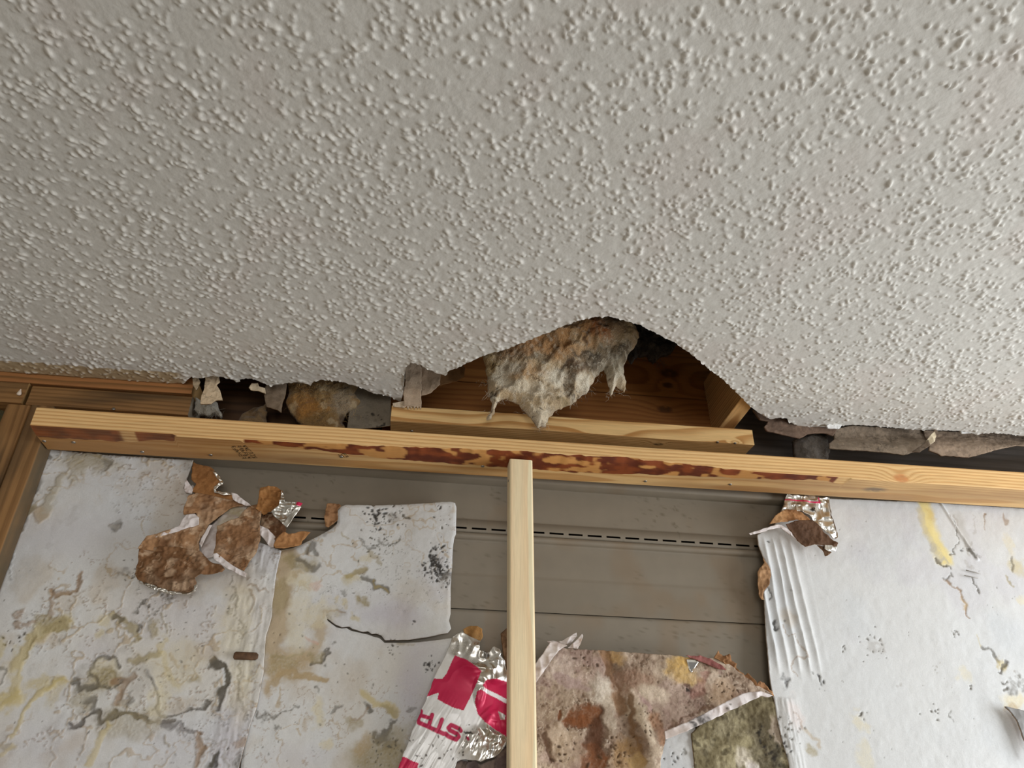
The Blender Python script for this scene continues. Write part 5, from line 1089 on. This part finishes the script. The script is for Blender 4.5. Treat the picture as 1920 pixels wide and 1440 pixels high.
IO = [ic(*p) for p in [(250, 480), (400, 200), (870, -60), (1400, -150), (1740, -60), (1780, 100), (1710, 250), (1690, 300), (1760, 400), (1820, 500), (1730, 620), (1705, 700), (1735, 800), (1762, 870), (1745, 895), (1690, 870), (1655, 850), (1625, 890), (1600, 940), (1580, 860), (1550, 800), (1500, 720), (1430, 780), (1350, 900), (1260, 950), (1200, 995), (1060, 1060), (1000, 1090), (960, 1150), (920, 1230), (830, 1262), (790, 1180), (700, 1090), (640, 1010), (500, 950), (420, 970), (390, 1010), (380, 1080), (340, 1160), (290, 1165), (345, 1080), (350, 980), (310, 900), (300, 780), (250, 600)]]
IYL = 1.318
def paint_ins(c):
    t = 0.075*sstep(0.80, 0.95, c.Z)+0.014; k = IYL/(IYL-t); c.X = c.X*k; c.Z = c.Z*k
    c.c[:] = C(178, 158, 128)
    b = lambda x, y, rx, ry, col, a=.8, rot=0: c.blob(ic(x, y), rx, ry, col, a, rot, 1.3, .5)
    s = lambda pts, w, col, a=.8: c.stroke([ic(*p) for p in pts], w, col, a, 1.6, .6)
    OR = C(184, 140, 94); ORD = C(140, 98, 60); WH = C(206, 198, 180); BK = C(84, 72, 56)
    b(1000, 330, 80, 34, OR, .9, 18); b(700, 420, 60, 26, ORD, .7, 20); b(1150, 400, 50, 26, OR, .9, 25); b(1300, 220, 50, 30, OR, .85, 15); b(1480, 200, 20, 36, C(170, 96, 44), .9, 10); b(1600, 170, 30, 24, C(150, 128, 104), .8)
    b(340, 560, 20, 34, C(168, 146, 104), .7); b(700, 680, 44, 20, C(160, 122, 80), .85); b(760, 900, 60, 20, C(168, 140, 98), .6)
    b(1000, 720, 26, 24, WH, .9); b(560, 640, 34, 16, WH, .8); b(700, 860, 60, 18, WH, .6, -10); b(900, 1180, 26, 30, C(198, 186, 164), .8); b(1330, 820, 24, 28, WH, .95, 30); b(1600, 620, 26, 30, C(178, 172, 154), .9); b(1610, 760, 18, 26, WH, .7); b(420, 700, 20, 22, WH, .7); b(1230, 340, 16, 26, C(206, 180, 144), .8)
    s([(720, 560), (830, 540), (960, 480), (1000, 330)], 12, BK, .55); s([(850, 430), (960, 300), (1020, 260)], 8, C(90, 70, 46), .6); s([(400, 440), (560, 400), (640, 360)], 14, C(98, 80, 58), .45)
    s([(1320, 420), (1330, 340), (1400, 240)], 9, C(84, 62, 46), .8); s([(1390, 430), (1480, 340), (1520, 200)], 6, C(200, 168, 134), .8); s([(1050, 640), (1120, 600), (1180, 560)], 10, C(96, 90, 84), .7)
    b(1230, 620, 24, 20, C(84, 60, 44), .8); b(1390, 560, 24, 20, C(70, 56, 44), .8); s([(1150, 720), (1130, 860), (1180, 900)], 18, BK, .75); s([(1240, 500), (1350, 480), (1440, 500)], 12, C(70, 60, 50), .7); b(1450, 640, 24, 18, C(96, 86, 72), .7); s([(1180, 640), (1200, 760)], 16, C(64, 56, 46), .6); b(1500, 480, 30, 24, C(80, 74, 64), .7); b(1720, 440, 24, 30, C(44, 42, 38), .8)
    s([(340, 900), (370, 960), (430, 880)], 10, C(70, 54, 34), .8); b(1100, 990, 20, 12, C(110, 96, 64), .7)
    for p, n in [((1270, 880), 30), ((1180, 900), 30), ((1600, 760), 12), ((370, 900), 30), ((840, 1080), 14), ((500, 480), 40), ((380, 580), 20)]:
        c.specks(ic(*p), 14, n, 2.6, C(44, 34, 24), .9)
    c.specks(ic(935, 708), 1, 1, 5, BLK, 1); s([(780, 750), (890, 820)], 2.5, C(90, 66, 42), .8); c.tint(C(214, 206, 188), .3, 120, .55, .7, 5); c.veins(C(216, 206, 186), .5, 45, .03, 14, .42, .58, 9); c.tint(C(110, 88, 62), .35, 60, .56, .7, 6)
_pf = puff(0.02, 231, 0.020, 18)
def ins_relief(X, Z, D, c):
    return _pf(X, Z, D, c)+0.075*sstep(0.80, 0.95, Z)
ins = sheet('insulation_clump', IO, IYL, M_GLASSWOOL, paint_ins, ins_relief, res=0.0016, thick=lambda X, Z, D: 0.002+0.04*np.sqrt(np.clip(D/0.05, 0, 1)), seed=121, rag=0.004, edge_col=C(150, 130, 104))
thing(ins, 'dirty white and brown glass wool clump hanging out of the ceiling hole', 'insulation')
strands('loose_fibres', IYL-0.01, [ic(*p) for p in [(260, 780), (310, 900), (400, 980), (330, 1100), (700, 1080), (830, 1250), (920, 1220), (1000, 1080), (1200, 985), (1600, 900), (1740, 880), (1650, 840), (500, 960)]], ins, C(200, 188, 166), 5, n=190, length=0.016, spread=0.004)
strands('loose_fibres', IYL-0.012, [ic(*p) for p in [(1250, 620), (1390, 560), (1180, 800), (1480, 480), (1700, 420), (1780, 500), (1300, 900)]], ins, C(70, 62, 52), 6, n=170, length=0.022, spread=0.007)
strands('loose_fibres', IYL-0.018, [ic(*p) for p in [(600, 640), (900, 900), (1100, 600), (700, 860), (400, 700), (1000, 720), (1300, 800), (1500, 650)]], ins, C(206, 196, 176), 7, n=220, length=0.03, spread=0.012)
blk = sheet('blackened_insulation', [(1150, 560), (1230, 560), (1300, 600), (1272, 640), (1262, 656), (1240, 664), (1228, 676), (1218, 662), (1200, 660), (1188, 676), (1176, 660), (1160, 655)], 1.345, M_GLASSWOOL, lambda c: (c.c.__setitem__(slice(None), C(44, 42, 40)), c.tint(C(84, 80, 74), .6, 60, .5, .65, 3), c.tint(C(22, 22, 22), .8, 30, .5, .6, 4)), puff(0.010, 241, .02), res=0.0015, thick=0.02, seed=122, rag=0.004, edge_col=C(40, 38, 36))
thing(blk, 'blackened mouldy insulation at the top of the ceiling hole', 'insulation')
strands('loose_fibres', 1.335, [(1170, 665), (1190, 668), (1205, 662), (1222, 668), (1240, 662), (1255, 655), (1238, 678)], blk, C(90, 84, 74), 8, n=200, length=0.02, spread=0.006, down=1.5)
# left gap
def paint_yel(c):
    c.c[:] = C(122, 96, 60); c.veins(C(160, 136, 96), .5, 60, .03, 14, .4, .55, 9)
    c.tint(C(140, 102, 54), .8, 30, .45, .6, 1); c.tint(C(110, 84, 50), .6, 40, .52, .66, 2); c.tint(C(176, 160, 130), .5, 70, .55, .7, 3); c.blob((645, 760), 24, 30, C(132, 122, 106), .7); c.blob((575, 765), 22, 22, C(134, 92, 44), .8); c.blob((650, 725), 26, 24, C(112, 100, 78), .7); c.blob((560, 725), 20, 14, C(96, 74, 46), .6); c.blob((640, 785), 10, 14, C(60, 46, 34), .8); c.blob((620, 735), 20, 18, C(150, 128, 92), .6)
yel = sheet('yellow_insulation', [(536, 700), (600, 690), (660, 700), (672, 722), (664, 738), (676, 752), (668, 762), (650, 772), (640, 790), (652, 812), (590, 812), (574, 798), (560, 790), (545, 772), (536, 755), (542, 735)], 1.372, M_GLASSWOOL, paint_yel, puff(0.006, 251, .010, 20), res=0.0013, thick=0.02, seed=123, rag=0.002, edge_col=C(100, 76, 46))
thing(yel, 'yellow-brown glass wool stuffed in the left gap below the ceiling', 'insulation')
strands('loose_fibres', 1.362, [(560, 740), (600, 730), (630, 760), (600, 780), (650, 770)], yel, C(176, 146, 96), 9, n=160, length=0.026, spread=0.01)
memb = sheet('grey_membrane', [(640, 696), (715, 715), (733, 735), (733, 800), (650, 812), (655, 775), (662, 745)], 1.384, M_FIBRE, lambda c: (fib(C(120, 110, 94), C(96, 86, 72), C(140, 130, 114), seed=131, dk=.3, lt=.3, pits=False)(c), c.specks((690, 785), 16, 10, 4, BLK), c.stroke([(708, 798), (718, 800), (722, 795)], 3, BLK, .9)), crease(0.008, 14, 131), res=0.0016, thick=0.002, seed=131)
thing(memb, 'dull grey-brown paper facing behind the yellow wool in the left gap', 'insulation')
brp = sheet('paper_scrap', [(497, 728), (505, 716), (530, 714), (538, 722), (535, 745), (530, 760), (528, 776), (515, 770), (500, 765), (496, 745)], 1.366, M_FIBRE, fib(C(128, 110, 90), C(100, 82, 64), C(150, 130, 108), seed=132, dk=.4, lt=.3, pits=False), crease(0.006, 25, 132), seed=132)
thing(brp, 'brown-grey paper scrap left of the yellow wool', 'torn paper')
tuft = sheet('wool_tuft', [(366, 745), (380, 752), (398, 750), (408, 756), (410, 768), (416, 778), (412, 782), (402, 772), (392, 778), (372, 776), (366, 768)], 1.372, M_GLASSWOOL, lambda c: (c.c.__setitem__(slice(None), C(164, 160, 150)), c.tint(C(110, 104, 92), .6, 60, .5, .65, 3)), puff(0.010, 261, .016, 30), res=0.0012, thick=0.012, seed=133, rag=0.003, edge_col=C(120, 114, 104))
thing(tuft, 'small grey-white wool tuft beside the cut plate end', 'insulation')
strands('loose_fibres', 1.362, [(380, 768), (405, 775), (372, 770), (395, 765)], tuft, C(170, 164, 152), 10, n=70, length=0.02, spread=0.005)
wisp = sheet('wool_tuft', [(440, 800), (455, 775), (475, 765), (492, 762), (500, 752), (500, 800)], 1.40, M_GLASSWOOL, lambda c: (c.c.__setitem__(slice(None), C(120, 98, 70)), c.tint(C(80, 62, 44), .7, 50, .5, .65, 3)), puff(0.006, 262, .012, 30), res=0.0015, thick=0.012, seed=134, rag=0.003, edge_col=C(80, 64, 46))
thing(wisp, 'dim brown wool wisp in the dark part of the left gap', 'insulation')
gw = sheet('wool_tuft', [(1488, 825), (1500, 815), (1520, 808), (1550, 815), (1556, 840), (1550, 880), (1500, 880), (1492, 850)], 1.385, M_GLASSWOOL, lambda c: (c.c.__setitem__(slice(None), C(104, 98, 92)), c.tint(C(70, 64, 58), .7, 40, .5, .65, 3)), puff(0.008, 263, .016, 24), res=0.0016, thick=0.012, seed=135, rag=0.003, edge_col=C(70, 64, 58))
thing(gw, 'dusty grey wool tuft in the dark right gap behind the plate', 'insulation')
strands('loose_fibres', 1.377, [(1502, 830), (1500, 820), (1530, 850)], gw, C(120, 112, 104), 11, n=60, length=0.025, spread=0.006)
cav = sheet('insulation_batt', [(-60, 745), (14, 758), (14, 775), (2, 815), (-10, 870), (-60, 870)], 1.39, M_GLASSWOOL, lambda c: (c.c.__setitem__(slice(None), C(110, 106, 76)), c.tint(C(70, 66, 46), .7, 40, .5, .65, 3)), puff(0.006, 264, .012, 24), res=0.0016, thick=0.006, seed=136, rag=0.002, edge_col=C(70, 64, 50))
thing(cav, 'olive insulation batt left of the doubled old studs', 'insulation')
